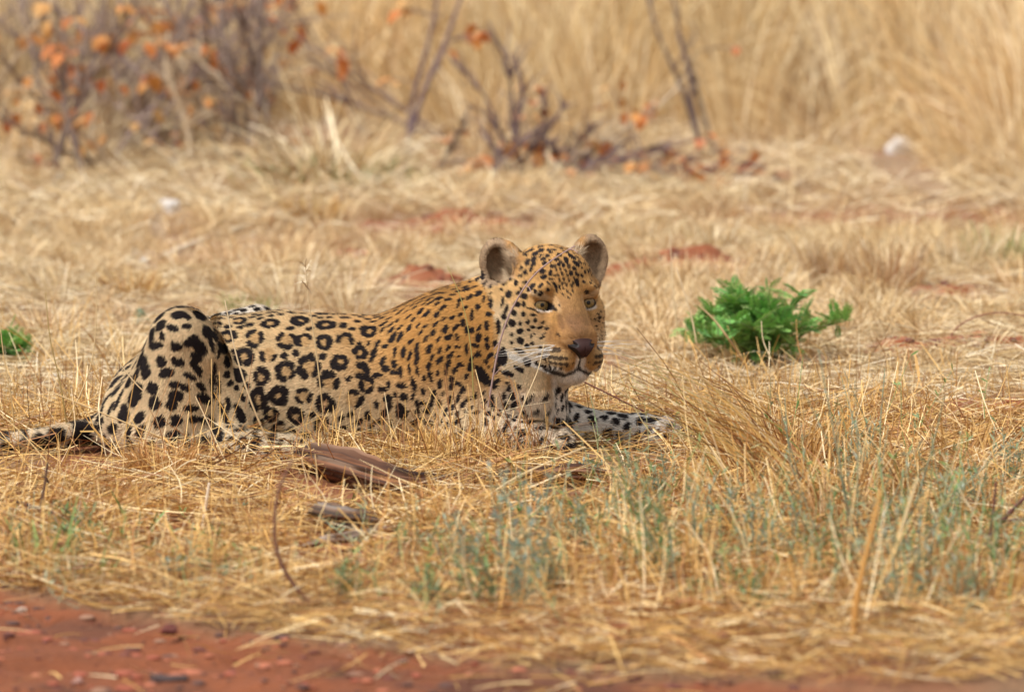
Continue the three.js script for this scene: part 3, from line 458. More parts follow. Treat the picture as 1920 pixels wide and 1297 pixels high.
  function baseCoat(p, nm, mottled) {
    const { x, y, z } = p, [u, v, w] = inHead(x, y, z), g = region(p), q = noise3(x * 30, y * 30, z * 30) * mottled;
    const hw = g === 'head' ? 1 : 0;
    if (hw) {
      const au = Math.abs(u);
      let c = mixc(mixc(GOLDEN, FACE, 0.7), TAN, smoothstep(au, 0.05, 0.10) * 0.6);
      if (w > 0.05 && v < -0.075) c = mixc(c, [0.52, 0.33, 0.15], smoothstep(au, 0.022, 0.04) * 0.8);
      c = mixc(c, CREAM, smoothstep(-v, 0.0, 0.07) * smoothstep(au, 0.035, 0.075) * 0.75);
      c = mixc(c, CREAM, smoothstep(au, 0.085, 0.115) * smoothstep(-v, -0.02, 0.02) * 0.8);
      const bridge = smoothstep(w, 0.055, 0.085) * (1 - smoothstep(au, 0.020, 0.036)) * smoothstep(v, -0.115, -0.085) * (1 - smoothstep(v, 0.0, 0.03));
      c = mixc(c, NOSEBRIDGE, bridge * (0.55 + 0.4 * smoothstep(-v, 0.0, 0.05)) * (0.9 + 0.25 * q));
      c = mixc(c, RUST, (1 - smoothstep(Math.hypot((au - 0.034) / 0.020, (v + 0.066) / 0.030), 0.6, 1.2)) * 0.7 * (w > 0.03 ? 1 : 0));
      // pale inner brow and the white beneath the eye
      c = mixc(c, CREAM, (1 - smoothstep(Math.hypot((au - 0.030) / 0.007, (v - 0.000) / 0.022), 0.5, 1.2)) * (w > 0.04 ? 0.25 : 0));
      { const du = au - 0.0530, ex = du * 0.980 + (v + 0.0015) * 0.199, ey = -du * 0.199 + (v + 0.0015) * 0.980, rr2 = Math.hypot((ex - 0.001) / 0.0192, ey / 0.0112); if (w > 0.02 && ey < 0.001) c = mixc(c, WHITE, (1 - smoothstep(rr2, 1.25, 1.45)) * 0.75 * (1 - smoothstep(du, 0.010, 0.018)) * smoothstep(du, -0.018, -0.012)); }
      const over = Math.hypot((au - 0.058) / 0.020, (v - 0.0185 - (au - 0.054) * 0.3) / 0.0065); if (w > 0.03) c = mixc(c, CREAM, (1 - smoothstep(over, 0.6, 1.3)) * 0.85);
      // muzzle front and chin
      const lipV = au < 0.026 ? lerp(-0.1275, -0.141, au / 0.026) : lerp(-0.141, -0.129, (au - 0.026) / 0.029);
      if (w > 0.045) c = mixc(c, WHITE, Math.max((1 - smoothstep(v - lipV, 0.004, 0.011)) * (v < lipV - 0.006 ? 1 - smoothstep(au, 0.034, 0.052) : 1), (1 - smoothstep(au, 0.007, 0.015)) * (1 - smoothstep(v, -0.110, -0.100))));
      else c = mixc(c, WHITE, smoothstep(-v, 0.126, 0.138) * smoothstep(w, 0.01, 0.045) * (1 - smoothstep(au, 0.034, 0.052)));
      if (v < -0.1 && w < 0.05) c = mixc(c, CREAM, 0.5);
      // ears: buff rim, dark inside behind, black backs
      for (const E of EAR) { const d = p.clone().sub(E.C), a = d.dot(E.X), b = d.dot(E.Y), e = d.dot(E.N), rad = Math.hypot(a / 0.043, b / 0.056); if (rad < 1.12 && b > -0.05 && e > -0.035) {
        const facing = nm.dot(E.N), bowl = Math.hypot((a + E.s * 0.002) / 0.033, (b + 0.008) / 0.046) + 0.12 * noise3(x * 70, y * 70, z * 70);
        if (facing > -0.15 && e > -0.02) c = mixc([0.36, 0.245, 0.15], GOLDEN, smoothstep(-a * E.s, 0.016, 0.034) * 0.7 * smoothstep(bowl, 0.8, 1.0));
        else c = b < -0.02 || rad < 0.75 ? mixc(BLACK, TAN, 0.12) : [0.36, 0.24, 0.14];
      } }
      const q2 = 1 + 0.16 * noise3(u * 160, v * 160, w * 160) + 0.10 * noise3(u * 420, v * 420, w * 420); return c.map((k) => k * (1 + 0.10 * q) * q2);
    }
    const s = smoothstep(x, XS(520), XS(800));
    const backTop = P3([600, 592, 0]).y, low = 1 - smoothstep(y / backTop, 0.25, 0.95);
    let c = mixc(mixc(TAN, CREAM, 0.30), CREAM, low);
    c = mixc(c, mixc(GOLDEN, CREAM, (1 - smoothstep(y / backTop, 0.2, 0.75)) * 0.85), s);
    c = mixc(c, mixc(TAN, CREAM, 0.7), 1 - smoothstep(x, XS(360), XS(470)));
    const belly = smoothstep(-y, -0.085, 0.01) * (x < XS(900) ? 0.55 : 0.3); c = mixc(c, WHITE, belly);
    if (g === 'chest' || (x > XS(900) && y < P3([0, 690, 0]).y)) c = mixc(c, WHITE, smoothstep(x, XS(900), XS(965)) * 0.95 * smoothstep(-y, -P3([0, 690, 0]).y, -P3([0, 735, 0]).y));
    if (g === 'foreleg' && z < 0.08) c = mixc(c, WHITE, 0.8);
    if (z > 0.14 && x > XS(930)) c = mixc(c, TAN, 0.5);
    if (z < -0.1 && x < XS(560) && y > 0.2) c = mixc(c, WHITE, 0.75);
    if (x > XS(1230)) c = mixc(c, [0.36, 0.24, 0.16], 0.55);
    return c.map((k) => k * (1 + 0.07 * q));
  }
  function coat(p, nm, mottled = 1) {
    let c = baseCoat(p, nm, mottled), black = 0, tint = 0; const near = cells.get(keyOf(p.x, p.y, p.z));
    if (near) for (const m of near) {
      const dx = p.x - m.c.x, dy = p.y - m.c.y, dz = p.z - m.c.z, e = dx * m.n.x + dy * m.n.y + dz * m.n.z; if (Math.abs(e) > m.depth) continue;
      let x = (dx * m.u.x + dy * m.u.y + dz * m.u.z) / m.a, y = (dx * m.v.x + dy * m.v.y + dz * m.v.z) / m.b;
      if (m.kind === 'fleck' || m.kind === 'whiskers') { black = Math.max(black, 0.9 * smoothstep(1.08 - Math.hypot(x, y), 0, 0.3)); continue; }
      const wob = 0.30 * noise3(p.x * 85 + m.id * 7.7, p.y * 85, p.z * 85);
      if (m.kind === 'spot') { const q = x * x + y * y; black = Math.max(black, smoothstep(1.02 + wob - Math.sqrt(q), -0.03, 0.12)); continue; }
      const rho = Math.hypot(x, y) + wob * 0.35, th = Math.atan2(y, x); tint = Math.max(tint, smoothstep(0.95 - rho, 0, 0.35));
      for (const [a0, half, wd, rm] of m.arcs) { let da = ((th - a0) % 6.28318 + 9.42478) % 6.28318 - 3.14159; da = Math.max(0, Math.abs(da) - half); const d = Math.hypot(rho - 0.78 * rm * Math.cos(da), 0.78 * Math.sin(Math.min(da, 1.57))) / (m.wide * wd); black = Math.max(black, smoothstep(1.02 + wob - d, -0.03, 0.15)); }
    }
    if (tint) c = mixc(c, mixc([0.47, 0.265, 0.10], c, 0.25), tint * 0.85);
    // dark rims of the eyes with their tear line
    const [u, v, w] = inHead(p.x, p.y, p.z);
    if (w > 0.02) { const au = Math.abs(u), du = au - 0.0525, ex = du * Math.cos(0.22) + (v + 0.001) * Math.sin(0.22), ey = -du * Math.sin(0.22) + (v + 0.001) * Math.cos(0.22), r = Math.hypot(ex / 0.0190, ey / (ey < 0 ? 0.0106 : 0.0118)); if (r < 1.35) black = Math.max(black, 1 - smoothstep(r, 0.98, 1.14)); const t = Math.hypot((au - 0.0352) / 0.0042, (v + 0.0085 + (au - 0.0352) * -0.9) / 0.0058); black = Math.max(black, (1 - smoothstep(t, 0.75, 1.15)) * 0.95); const tl = Math.hypot((au - 0.0315 - (v + 0.03) * -0.06) / 0.0055, (v + 0.036) / 0.022); c = mixc(c, [0.20, 0.095, 0.042], (1 - smoothstep(tl, 0.5, 1.2)) * 0.75);
      if (w > 0.06 && v < -0.095) { const lipV = au < 0.026 ? lerp(-0.1275, -0.141, au / 0.026) : lerp(-0.141, -0.129, (au - 0.026) / 0.029), line = Math.max(0, 1 - Math.abs(v - lipV) / 0.0048) * (au < 0.06 ? 1 : 0), cleft = Math.max(0, 1 - au / 0.0030) * (v > -0.129 && v < -0.1 ? 1 : 0); black = Math.max(black, Math.min(1, 1.8 * Math.max(line, cleft)) * 0.95); } }
    return mixc(c, BLACK, black);
  }
  const colors = new Float32Array(nv * 3), pv = V(0, 0, 0), nvv = V(0, 0, 0);
  for (let i = 0; i < nv; i++) { pv.fromArray(pos, i * 3); nvv.fromArray(nrm, i * 3); const c = coat(pv, nvv); colors[i * 3] = c[0] * 0.9; colors[i * 3 + 1] = c[1] * 0.9; colors[i * 3 + 2] = c[2] * 0.9; }
  body.setAttribute('color', new THREE.BufferAttribute(colors, 3));

  const base = V(-0.2, 0, 0.05);
  const cat = thing('leopard', 'spotted leopard lying on the dry grass with its head raised, looking to the right', 'leopard', base);
  const hold = new THREE.Matrix4().makeTranslation(-base.x, -base.y, -base.z);
  body.applyMatrix4(hold);
  part('body', body, new THREE.MeshStandardMaterial({ vertexColors: true, roughness: 0.8 }), cat);

  // --- fur: short hairs lying along the coat
  const flowAt = (p, g) => {
    if (g === 'head') { for (const E of EAR) { const d = p.clone().sub(E.C); if (Math.hypot(d.dot(E.X) / 0.047, d.dot(E.Y) / 0.06) < 1 && Math.abs(d.dot(E.N)) < 0.035) return d.addScaledVector(E.Y, 0.03); } const f = p.clone().sub(h(0, -0.085, 0.15)), [u, v, w] = inHead(p.x, p.y, p.z); if (v < -0.09 && w > 0.05) f.addScaledVector(HV, -0.12); return f; }
    if (g === 'tail') return V(-1, -0.05, 0);
    if (g === 'foreleg') return V(0.9, -0.35, 0.1);
    if (g === 'haunch') return p.x > XS(395) ? V(0.1, -1, 0.1) : V(-0.45, -1, 0);
    if (g === 'chest') return V(0.1, -1, 0.25);
    if (g === 'neck') return V(-0.85, -0.6, 0);
    return V(-1, -0.42, 0);
  };
  {
    const r = rng(501), g = gaussOf(r), fp = [], fc = [], fn = [], A = V(0, 0, 0), Bv = V(0, 0, 0), C = V(0, 0, 0), N = V(0, 0, 0);
    const eye = camera.position;
    for (let t = 0; t < tri.length; t += 3) {
      const ia = tri[t], ib = tri[t + 1], ic = tri[t + 2];
      A.fromArray(pos, ia * 3); Bv.fromArray(pos, ib * 3); C.fromArray(pos, ic * 3);
      const area = Bv.clone().sub(A).cross(C.clone().sub(A)).length() / 2; if (A.y < -0.01) continue;
      N.set(nrm[ia * 3], nrm[ia * 3 + 1], nrm[ia * 3 + 2]);
      const gR = region(A), seen = N.z * 0.97 + N.y * 0.25 > -0.25;
      let den = seen ? (gR === 'head' ? 900000 : 520000) : 90000, num = area * den; num = Math.floor(num) + (r() < num % 1 ? 1 : 0);
      for (let k = 0; k < num; k++) {
        let s = r(), q = r(); if (s + q > 1) { s = 1 - s; q = 1 - q; }
        const p = V(A.x + (Bv.x - A.x) * s + (C.x - A.x) * q, A.y + (Bv.y - A.y) * s + (C.y - A.y) * q, A.z + (Bv.z - A.z) * s + (C.z - A.z) * q);
        const nm = V(lerp(nrm[ia * 3], nrm[ib * 3], s), lerp(nrm[ia * 3 + 1], nrm[ib * 3 + 1], s), lerp(nrm[ia * 3 + 2], nrm[ib * 3 + 2], s)).normalize();
        let len = 0.011, wid = 0.0013, lift = 0.30, tuftHair = false; const f = flowAt(p, gR);
        if (gR === 'head') {
          const [u, v, w] = inHead(p.x, p.y, p.z), au = Math.abs(u), du = au - 0.0525, ex = du * 0.976 + (v + 0.001) * 0.218, ey = -du * 0.218 + (v + 0.001) * 0.976;
          if (w > 0.03 && Math.hypot(ex / 0.0200, ey / 0.0130) < 1) continue;
          if (w > 0.09 && v < -0.0705 && v > -0.11 && au < lerp(0.042, 0.004, clamp((-v - 0.070) / 0.040, 0, 1))) continue;
          const front = smoothstep(w, 0.0, 0.09); len = lerp(0.012, 0.0062, front); wid = lerp(0.0011, 0.0008, front); lift = 0.30;
          if (v < -0.125) { len = 0.009; lift = 0.45; }
          if (au > 0.085 && v < 0.02 && w < 0.03) { len = 0.015; lift = 0.4; }
          for (const E of EAR) { const d = p.clone().sub(E.C), rad = Math.hypot(d.dot(E.X) / 0.043, d.dot(E.Y) / 0.056); if (rad < 1.1 && Math.abs(d.dot(E.N)) < 0.03) { len = rad > 0.75 ? 0.009 : 0.007; lift = 0.3; const b = d.dot(E.Y), a = d.dot(E.X) * -E.s; if (nm.dot(E.N) > -0.2 && b < 0.012 && rad > 0.35 && a > 0.002 && r() < 0.26) { tuftHair = true; len = 0.021; lift = 0.6; wid = 0.0009; f.copy(E.Y).addScaledVector(E.X, E.s * 0.55).addScaledVector(E.N, 0.3); } } }
        } else if (gR === 'chest' || (gR === 'neck' && p.x > XS(960))) { len = 0.019; lift = 0.35; } else if (p.y < 0.06) { len = 0.016; lift = 0.35; } else if (gR === 'foreleg') { len = 0.009; }
        f.normalize(); f.addScaledVector(nm, -f.dot(nm)); if (f.lengthSq() < 1e-3) f.set(r() - 0.5, r() - 0.5, r() - 0.5).addScaledVector(nm, 0); f.normalize();
        const side = nm.clone().cross(f), clump = 0.55 * noise3(p.x * 45, p.y * 45, p.z * 45); f.addScaledVector(side, clump * 0.5 + g() * 0.2).normalize(); side.copy(nm).cross(f).normalize();
        const up = lift * (0.5 + r()), L = len * (0.65 + 0.6 * r()), d = f.clone().multiplyScalar(Math.cos(up)).addScaledVector(nm, Math.sin(up));
        const c = tuftHair ? [0.50, 0.37, 0.24] : coat(p, nm, 1.6), k2 = gR === 'head' ? 0.70 + 0.56 * r() : 0.72 + 0.54 * r();
        const x0 = p.x - nm.x * 0.0006, y0 = p.y - nm.y * 0.0006, z0 = p.z - nm.z * 0.0006;
        fp.push(x0 + side.x * wid - base.x, y0 + side.y * wid - base.y, z0 + side.z * wid - base.z, x0 - side.x * wid - base.x, y0 - side.y * wid - base.y, z0 - side.z * wid - base.z, x0 + d.x * L - base.x, y0 + d.y * L - base.y, z0 + d.z * L - base.z);
        for (let e = 0; e < 3; e++) fc.push(c[0] * k2, c[1] * k2, c[2] * k2);
        const n2 = nm.clone().addScaledVector(f, -0.15).addScaledVector(side, g() * 0.12).normalize();
        for (let e = 0; e < 3; e++) fn.push(n2.x, n2.y, n2.z);
      }
    }
    const fur = new THREE.BufferGeometry(); fur.setAttribute('position', new THREE.BufferAttribute(new Float32Array(fp), 3)); fur.setAttribute('color', new THREE.BufferAttribute(new Float32Array(fc), 3)); fur.setAttribute('normal', new THREE.BufferAttribute(new Float32Array(fn), 3));
    part('fur', fur, new THREE.MeshPhysicalMaterial({ vertexColors: true, side: THREE.DoubleSide, roughness: 0.75, specularIntensity: 0.35 }), cat).userData.kind = 'stuff';
  }
  // --- eyes
  const gaze = HW.clone().addScaledVector(HU, -0.08).addScaledVector(HV, -0.02).normalize();
  const eyeMat = new THREE.MeshPhysicalMaterial({ vertexColors: true, roughness: 0.35, specularIntensity: 0.4, clearcoat: 0.6, clearcoatRoughness: 0.06 });
  for (const E of EYE) {
    const s = new THREE.SphereGeometry(E.R, 96, 64); s.rotateX(Math.PI / 2); const c = new Float32Array(s.attributes.position.count * 3), r = rng(61);
    for (let i = 0; i < s.attributes.position.count; i++) { const x = s.attributes.position.getX(i), y = s.attributes.position.getY(i), z = s.attributes.position.getZ(i), a = Math.atan2(Math.hypot(x, y), z), th = Math.atan2(y, x); const n1 = 0.8 + 0.35 * noise3(Math.cos(th) * 7, Math.sin(th) * 7, a * 6); let q = a < 0.20 ? [0.006, 0.005, 0.004] : a < 0.80 ? mixc([0.37, 0.235, 0.075], [0.28, 0.19, 0.07], (a - 0.19) / 0.6).map((k) => k * n1) : a < 0.88 ? [0.03, 0.02, 0.012] : [0.02, 0.014, 0.012]; c.set(q, i * 3); }
    s.setAttribute('color', new THREE.BufferAttribute(c, 3));
    s.applyQuaternion(new THREE.Quaternion().setFromUnitVectors(V(0, 0, 1), gaze)); s.translate(E.C.x - base.x, E.C.y - base.y, E.C.z - base.z);
    part('eye', s, eyeMat, cat);
  }
  { // nose leather: a broad wedge with nostrils, set on the end of the muzzle
    const W = 30, Hn = 24, p = [], idx = [], cc = [];
    for (let j = 0; j <= Hn; j++) for (let i = 0; i <= W; i++) {
      const t = j / Hn, s = i / W * 2 - 1, wide = lerp(0.0440, 0.0048, Math.pow(t, 0.85)) * (t < 0.12 ? 0.80 + 0.2 * Math.sqrt(t / 0.12) : 1), u = s * wide, v = -0.0700 - 0.041 * t + 0.006 * (1 - t) * s * s * -1 + (t < 0.1 ? 0.002 * (1 - s * s) : 0);
      let w = 0.1500 - 0.34 * u * u / 0.03 + 0.006 * Math.sin(t * 3.14) - 0.010 * t * t - 0.012 * (1 - t) * (1 - t);
      const nost = Math.hypot((Math.abs(u) - 0.0235) / 0.0095, (v + 0.0815 - (Math.abs(u) - 0.02) * 0.35) / 0.0052); w -= 0.007 * (1 - smoothstep(nost, 0.55, 1.1));
      w -= 0.0025 * (1 - smoothstep(Math.abs(u), 0, 0.002)) * smoothstep(t, 0.35, 0.6);
      const edge = Math.max(smoothstep(Math.abs(s), 0.8, 1), t > 0.94 ? 1 : 0, t < 0.04 ? 1 : 0); w -= 0.013 * edge;
      const q = h(u, v, w); p.push(q.x - base.x, q.y - base.y, q.z - base.z);
      const rim = smoothstep(Math.abs(s), 0.62, 0.95), pink = 0.75 * (1 - rim) * smoothstep(nost, 0.9, 1.6); cc.push(...mixc([0.012, 0.008, 0.008], [0.050, 0.019, 0.016], pink));
      if (i < W && j < Hn) { const k = j * (W + 1) + i; idx.push(k, k + W + 1, k + 1, k + 1, k + W + 1, k + W + 2); }
    }
    const g = new THREE.BufferGeometry(); g.setAttribute('position', new THREE.Float32BufferAttribute(p, 3)); g.setAttribute('color', new THREE.Float32BufferAttribute(cc, 3)); g.setIndex(idx); g.computeVertexNormals();
    part('nose', g, new THREE.MeshPhysicalMaterial({ vertexColors: true, side: THREE.DoubleSide, roughness: 0.5, specularIntensity: 0.45 }), cat);
  }
  { // whiskers
    const r = rng(91), wm = vc({ roughness: 0.4 });
    for (const s of [-1, 1]) for (let k = 0; k < (s < 0 ? 15 : 9); k++) {
      const v0 = -0.078 - 0.030 * r(), u0 = 0.036 + 0.014 * r(), p0 = h(s * u0, v0, 0.104 - (u0 - 0.03) * 0.8), out = HU.clone().multiplyScalar(s * (0.9 + 0.2 * r())).addScaledVector(HW, -0.12 + 0.25 * r()).addScaledVector(HV, -0.05 + (r() - 0.5) * 0.35).normalize(), L = 0.07 + 0.06 * r(), pts = [];
      for (let i = 0; i <= 8; i++) { const t = i / 8; pts.push(p0.clone().addScaledVector(out, L * t).addScaledVector(HV, -0.03 * t * t * (0.4 + r() * 0.1)).addScaledVector(HW, -0.02 * t * t).sub(base)); }
      const m = new Mesher(); m.tube(pts, (t) => 0.0008 * (1 - 0.8 * t), 4, [0.8, 0.76, 0.7]); part('whisker', m.geo(true), wm, cat);
    }
  }
}

// ------------------------------------------------------------------ plants, wood and stones
const along = (pts, n) => new THREE.CatmullRomCurve3(pts).getPoints(n);
const at3 = (o, p) => p.clone().sub(o);
const up = (p, y) => V(p.x, p.y + y, p.z);

// --- wood lying in the grass
function woodPiece(name, label, category, path, sides, seed, tones, flat = 1) { // path: [px, py of the underside, radius]
  const r = rng(seed), ctr = path.map(([px, py, R]) => up(spot(px, py), R * 0.95 * flat + 0.008)), o = ctr[Math.floor(ctr.length / 2)].clone(); o.y = groundY(o.x, o.z);
  const n = 120, c = new THREE.CatmullRomCurve3(ctr), m = new Mesher(); let prev = null;
  for (let k = 0; k <= n; k++) {
    const t = k / n, p = c.getPoint(t), d = c.getTangent(t), f = t * (path.length - 1), i = Math.min(Math.floor(f), path.length - 2), R = lerp(path[i][2], path[i + 1][2], f - i), s = d.clone().cross(V(0, 1, 0)).normalize(), u = s.clone().cross(d), ring = [];
    for (let j = 0; j < sides; j++) {
      const a = j / sides * 6.28318, ca = Math.cos(a), sa = Math.sin(a), crack = smoothstep(Math.abs(noise3(ca * 4 + seed * 2, sa * 4, t * 1.6)), 0, 0.09), ridge = noise3(ca * 3.2 + seed, sa * 3.2, t * 2.2) * 0.22 + noise3(ca * 9, sa * 9 + seed, t * 4) * 0.16 + noise3(ca * 2, sa * 2, t * 12 + seed) * 0.18 + noise3(ca * 5, sa * 5, t * 34 + seed) * 0.09 - 0.30 * (1 - crack), RR = R * (1 + ridge), q = p.clone().addScaledVector(s, ca * RR).addScaledVector(u, sa * RR * flat).addScaledVector(d, (k < 5 ? 1 - k / 5 : k > n - 5 ? (k - n + 5) / 5 : 0) * noise3(ca * 5 + seed, sa * 5, k < 9 ? 1 : 7) * R * 1.7);
      const g = clamp(0.42 + 0.85 * noise3(ca * 11 + seed, sa * 11, t * 2.2) + 0.55 * noise3(ca * 24, sa * 24, t * 4), 0, 1), grey = smoothstep(noise3(ca * 2.4 + 5, sa * 2.4, t * 4 + seed), 0.05, 0.5); let col = [0, 1, 2].map((e) => lerp(lerp(tones[0][e], tones[1][e], g), tones[2][e], grey * 0.4));
      ring.push(m.v(q.x - o.x, q.y - o.y, q.z - o.z, col));
    }
    if (prev) for (let j = 0; j < sides; j++) { const a = prev[j], b = prev[(j + 1) % sides], e = ring[(j + 1) % sides], g = ring[j]; m.i.push(a, b, e, a, e, g); }
    if (k === 0 || k === n) { const mid = m.v(p.x - o.x, p.y - o.y, p.z - o.z, tones[0]); for (let j = 0; j < sides; j++) k ? m.i.push(ring[j], ring[(j + 1) % sides], mid) : m.i.push(ring[(j + 1) % sides], ring[j], mid); }
    prev = ring;
  }
  return { geo: m.geo(true), o, label, name, category };
}
const BROWN = [[0.030, 0.011, 0.007], [0.23, 0.092, 0.040], [0.34, 0.23, 0.155]], GREYWOOD = [[0.10, 0.06, 0.04], [0.40, 0.29, 0.21], [0.62, 0.54, 0.48]];
{
  const w = woodPiece('fallen_branch', '', '', [[556, 870, 0.010], [580, 888, 0.025], [640, 908, 0.031], [700, 926, 0.030], [748, 934, 0.022], [820, 922, 0.012], [910, 918, 0.011], [1000, 914, 0.016], [1080, 913, 0.019], [1128, 908, 0.011]], 56, 3, BROWN);
  solo('fallen_branch', w.geo, M.wood, 'long weathered brown branch lying in the straw right in front of the leopard', 'branch', w.o);
  const t = thing('broken_wood', 'cracked hollow piece of pale and dark driftwood below the brown branch', 'driftwood', spot(650, 1015));
  const a = woodPiece('shell', '', '', [[588, 985, 0.010], [610, 995, 0.026], [650, 1006, 0.025], [690, 1000, 0.015], [702, 994, 0.006]], 26, 8, [[0.04, 0.025, 0.018], [0.17, 0.09, 0.05], [0.5, 0.42, 0.36]], 0.8);
  const b = woodPiece('splinter', '', '', [[564, 1040, 0.005], [610, 1038, 0.015], [670, 1026, 0.014], [724, 1006, 0.005]], 22, 9, GREYWOOD, 0.7);
  a.geo.translate(a.o.x - t.position.x, a.o.y - t.position.y + 0.006, a.o.z - t.position.z); b.geo.translate(b.o.x - t.position.x, b.o.y - t.position.y + 0.004, b.o.z - t.position.z);
  part('dark_shell', a.geo, M.wood, t); part('pale_splinter', b.geo, M.wood, t);
}
function stick(label, pts, r0, r1, c0, c1, seed, lift = 0, name = 'fallen_stick', category = 'stick') { // pts: [px, py] on the ground
  const r = rng(seed), q = pts.map(([px, py, y]) => up(spot(px, py), (y ?? lift) + r0)), o = spot(...pts[0]), m = new Mesher();
  m.tube(along(q.map((p) => at3(o, p)), 28), (t) => lerp(r0, r1, t), 7, c0, c1, 0.3, r);
  return solo(name, m.geo(true), M.twig, label, category, o);
}
stick('pale bent stick on the ground above the green bush', [[1500, 570], [1555, 545], [1608, 537], [1660, 524], [1735, 503]], 0.010, 0.006, [0.52, 0.42, 0.33], [0.6, 0.5, 0.4], 1);
stick('pale straight stick lying on the ground at upper left, pointing to the far grass', [[300, 490], [360, 464], [420, 440], [480, 422]], 0.011, 0.006, [0.60, 0.49, 0.36], [0.66, 0.55, 0.42], 2);
stick('short grey stick lying flat left of the pale straight stick', [[180, 496], [225, 488], [285, 484]], 0.012, 0.009, [0.50, 0.43, 0.37], [0.58, 0.5, 0.43], 3);
stick('thin reddish twig lying on bare red soil at the right edge', [[1705, 682], [1785, 672, 0.012], [1840, 666, 0.02], [1935, 676]], 0.0042, 0.003, [0.20, 0.065, 0.045], [0.2, 0.07, 0.05], 4, 0.005);
stick('thin pale twig beside the orange grass tuft', [[285, 935], [330, 915], [385, 888]], 0.0034, 0.002, [0.62, 0.5, 0.4], [0.62, 0.5, 0.4], 6, 0.01);
stick('dark stick half buried in the red track, nearest the camera', [[288, 1278], [318, 1282], [352, 1279]], 0.0085, 0.006, [0.06, 0.04, 0.04], [0.08, 0.05, 0.045], 7, -0.002);
function stem(name, label, category, pts, z, r0, r1, c0, c1, seed, extras = []) { // pts: base pixel on the ground, then pixels at depth offsets [px, py, dz]
  const r = rng(seed), o = spot(pts[0][0], pts[0][1]), q = [V(0, -0.01, 0), ...pts.slice(1).map(([px, py, dz = 0]) => at3(o, Q(px, py, o.z + z + dz)))], m = new Mesher();
  m.tube(along(q, 22), (t) => lerp(r0, r1, t), 6, c0, c1, 0.25, r);
  for (const [pa, pb, w] of extras) { const a = at3(o, Q(pa[0], pa[1], o.z + z)), b = at3(o, Q(pb[0], pb[1], o.z + z + 0.02)); m.tube([a, a.clone().lerp(b, 0.5).add(V(0.002, 0.003, 0)), b], (t) => (w ?? r1) * (1 - 0.4 * t), 5, c1, c1, 0.2, r); }
  return solo(name, m.geo(true), M.twig, label, category, o);
}
stem('dry_twig', 'thin purplish twig curving up in front of the leopard face', 'twig', [[902, 850], [918, 745, 0], [940, 632, 0], [962, 575, 0], [1000, 517, 0], [1040, 484, 0], [1078, 461, 0]], 0.02, 0.0022, 0.0012, [0.36, 0.25, 0.23], [0.40, 0.27, 0.25], 11, [[[1066, 467], [1083, 474]], [[938, 640], [925, 655]], [[925, 705], [940, 690]], [[985, 535], [996, 548]]]);
stem('dry_twig', 'thin dark red twig slanting down to the right of the white chest', 'twig', [[1250, 815], [1235, 790], [1160, 748], [1095, 716]], 0.0, 0.0022, 0.0016, [0.17, 0.06, 0.045], [0.2, 0.07, 0.05], 12);
stem('dry_twig', 'thin red brown twig lying low across the outstretched foreleg', 'twig', [[1345, 826], [1330, 803], [1215, 790], [1150, 782], [1088, 768]], 0.0, 0.0024, 0.0014, [0.2, 0.08, 0.05], [0.23, 0.09, 0.06], 13);
stem('dry_twig', 'fine reddish twig arching over the straw at the right edge', 'twig', [[1770, 665], [1790, 620], [1825, 596], [1876, 586], [1940, 596]], 0.0, 0.0022, 0.0014, [0.25, 0.09, 0.06], [0.3, 0.12, 0.08], 14);
stem('dry_twig', 'dark brown twig bending upright left of the broken driftwood', 'twig', [[606, 1138], [560, 1108], [524, 1050], [514, 985], [522, 920], [548, 862]], 0.0, 0.0042, 0.0022, [0.16, 0.06, 0.04], [0.22, 0.11, 0.07], 15);
stem('dry_twig', 'dark forked twig among green herbs at the lower right edge', 'twig', [[1842, 1045], [1852, 1015], [1888, 968], [1935, 920]], 0.0, 0.005, 0.003, [0.13, 0.055, 0.045], [0.16, 0.07, 0.055], 16, [[[1856, 1010], [1868, 905], 0.003], [[1880, 978], [1925, 975], 0.003]]);
stem('thorny_twig', 'dark thorny twig sprawling over the straw at the left edge', 'twig', [[205, 1000], [188, 990], [120, 968], [60, 950], [30, 940]], 0.0, 0.0048, 0.003, [0.055, 0.035, 0.035], [0.075, 0.045, 0.042], 17, [[[75, 955], [88, 868], 0.0036], [[120, 968], [128, 935], 0.003], [[60, 950], [42, 962], 0.003], [[175, 985], [196, 966], 0.003], [[90, 905], [78, 892], 0.002]]);
stem('thorny_twig', 'short dark twig leaning at the left edge below the thorny one', 'twig', [[42, 1045], [30, 1018], [-10, 982]], 0.0, 0.0048, 0.0036, [0.055, 0.035, 0.04], [0.07, 0.045, 0.045], 18, [[[30, 1018], [44, 1002], 0.0026]]);

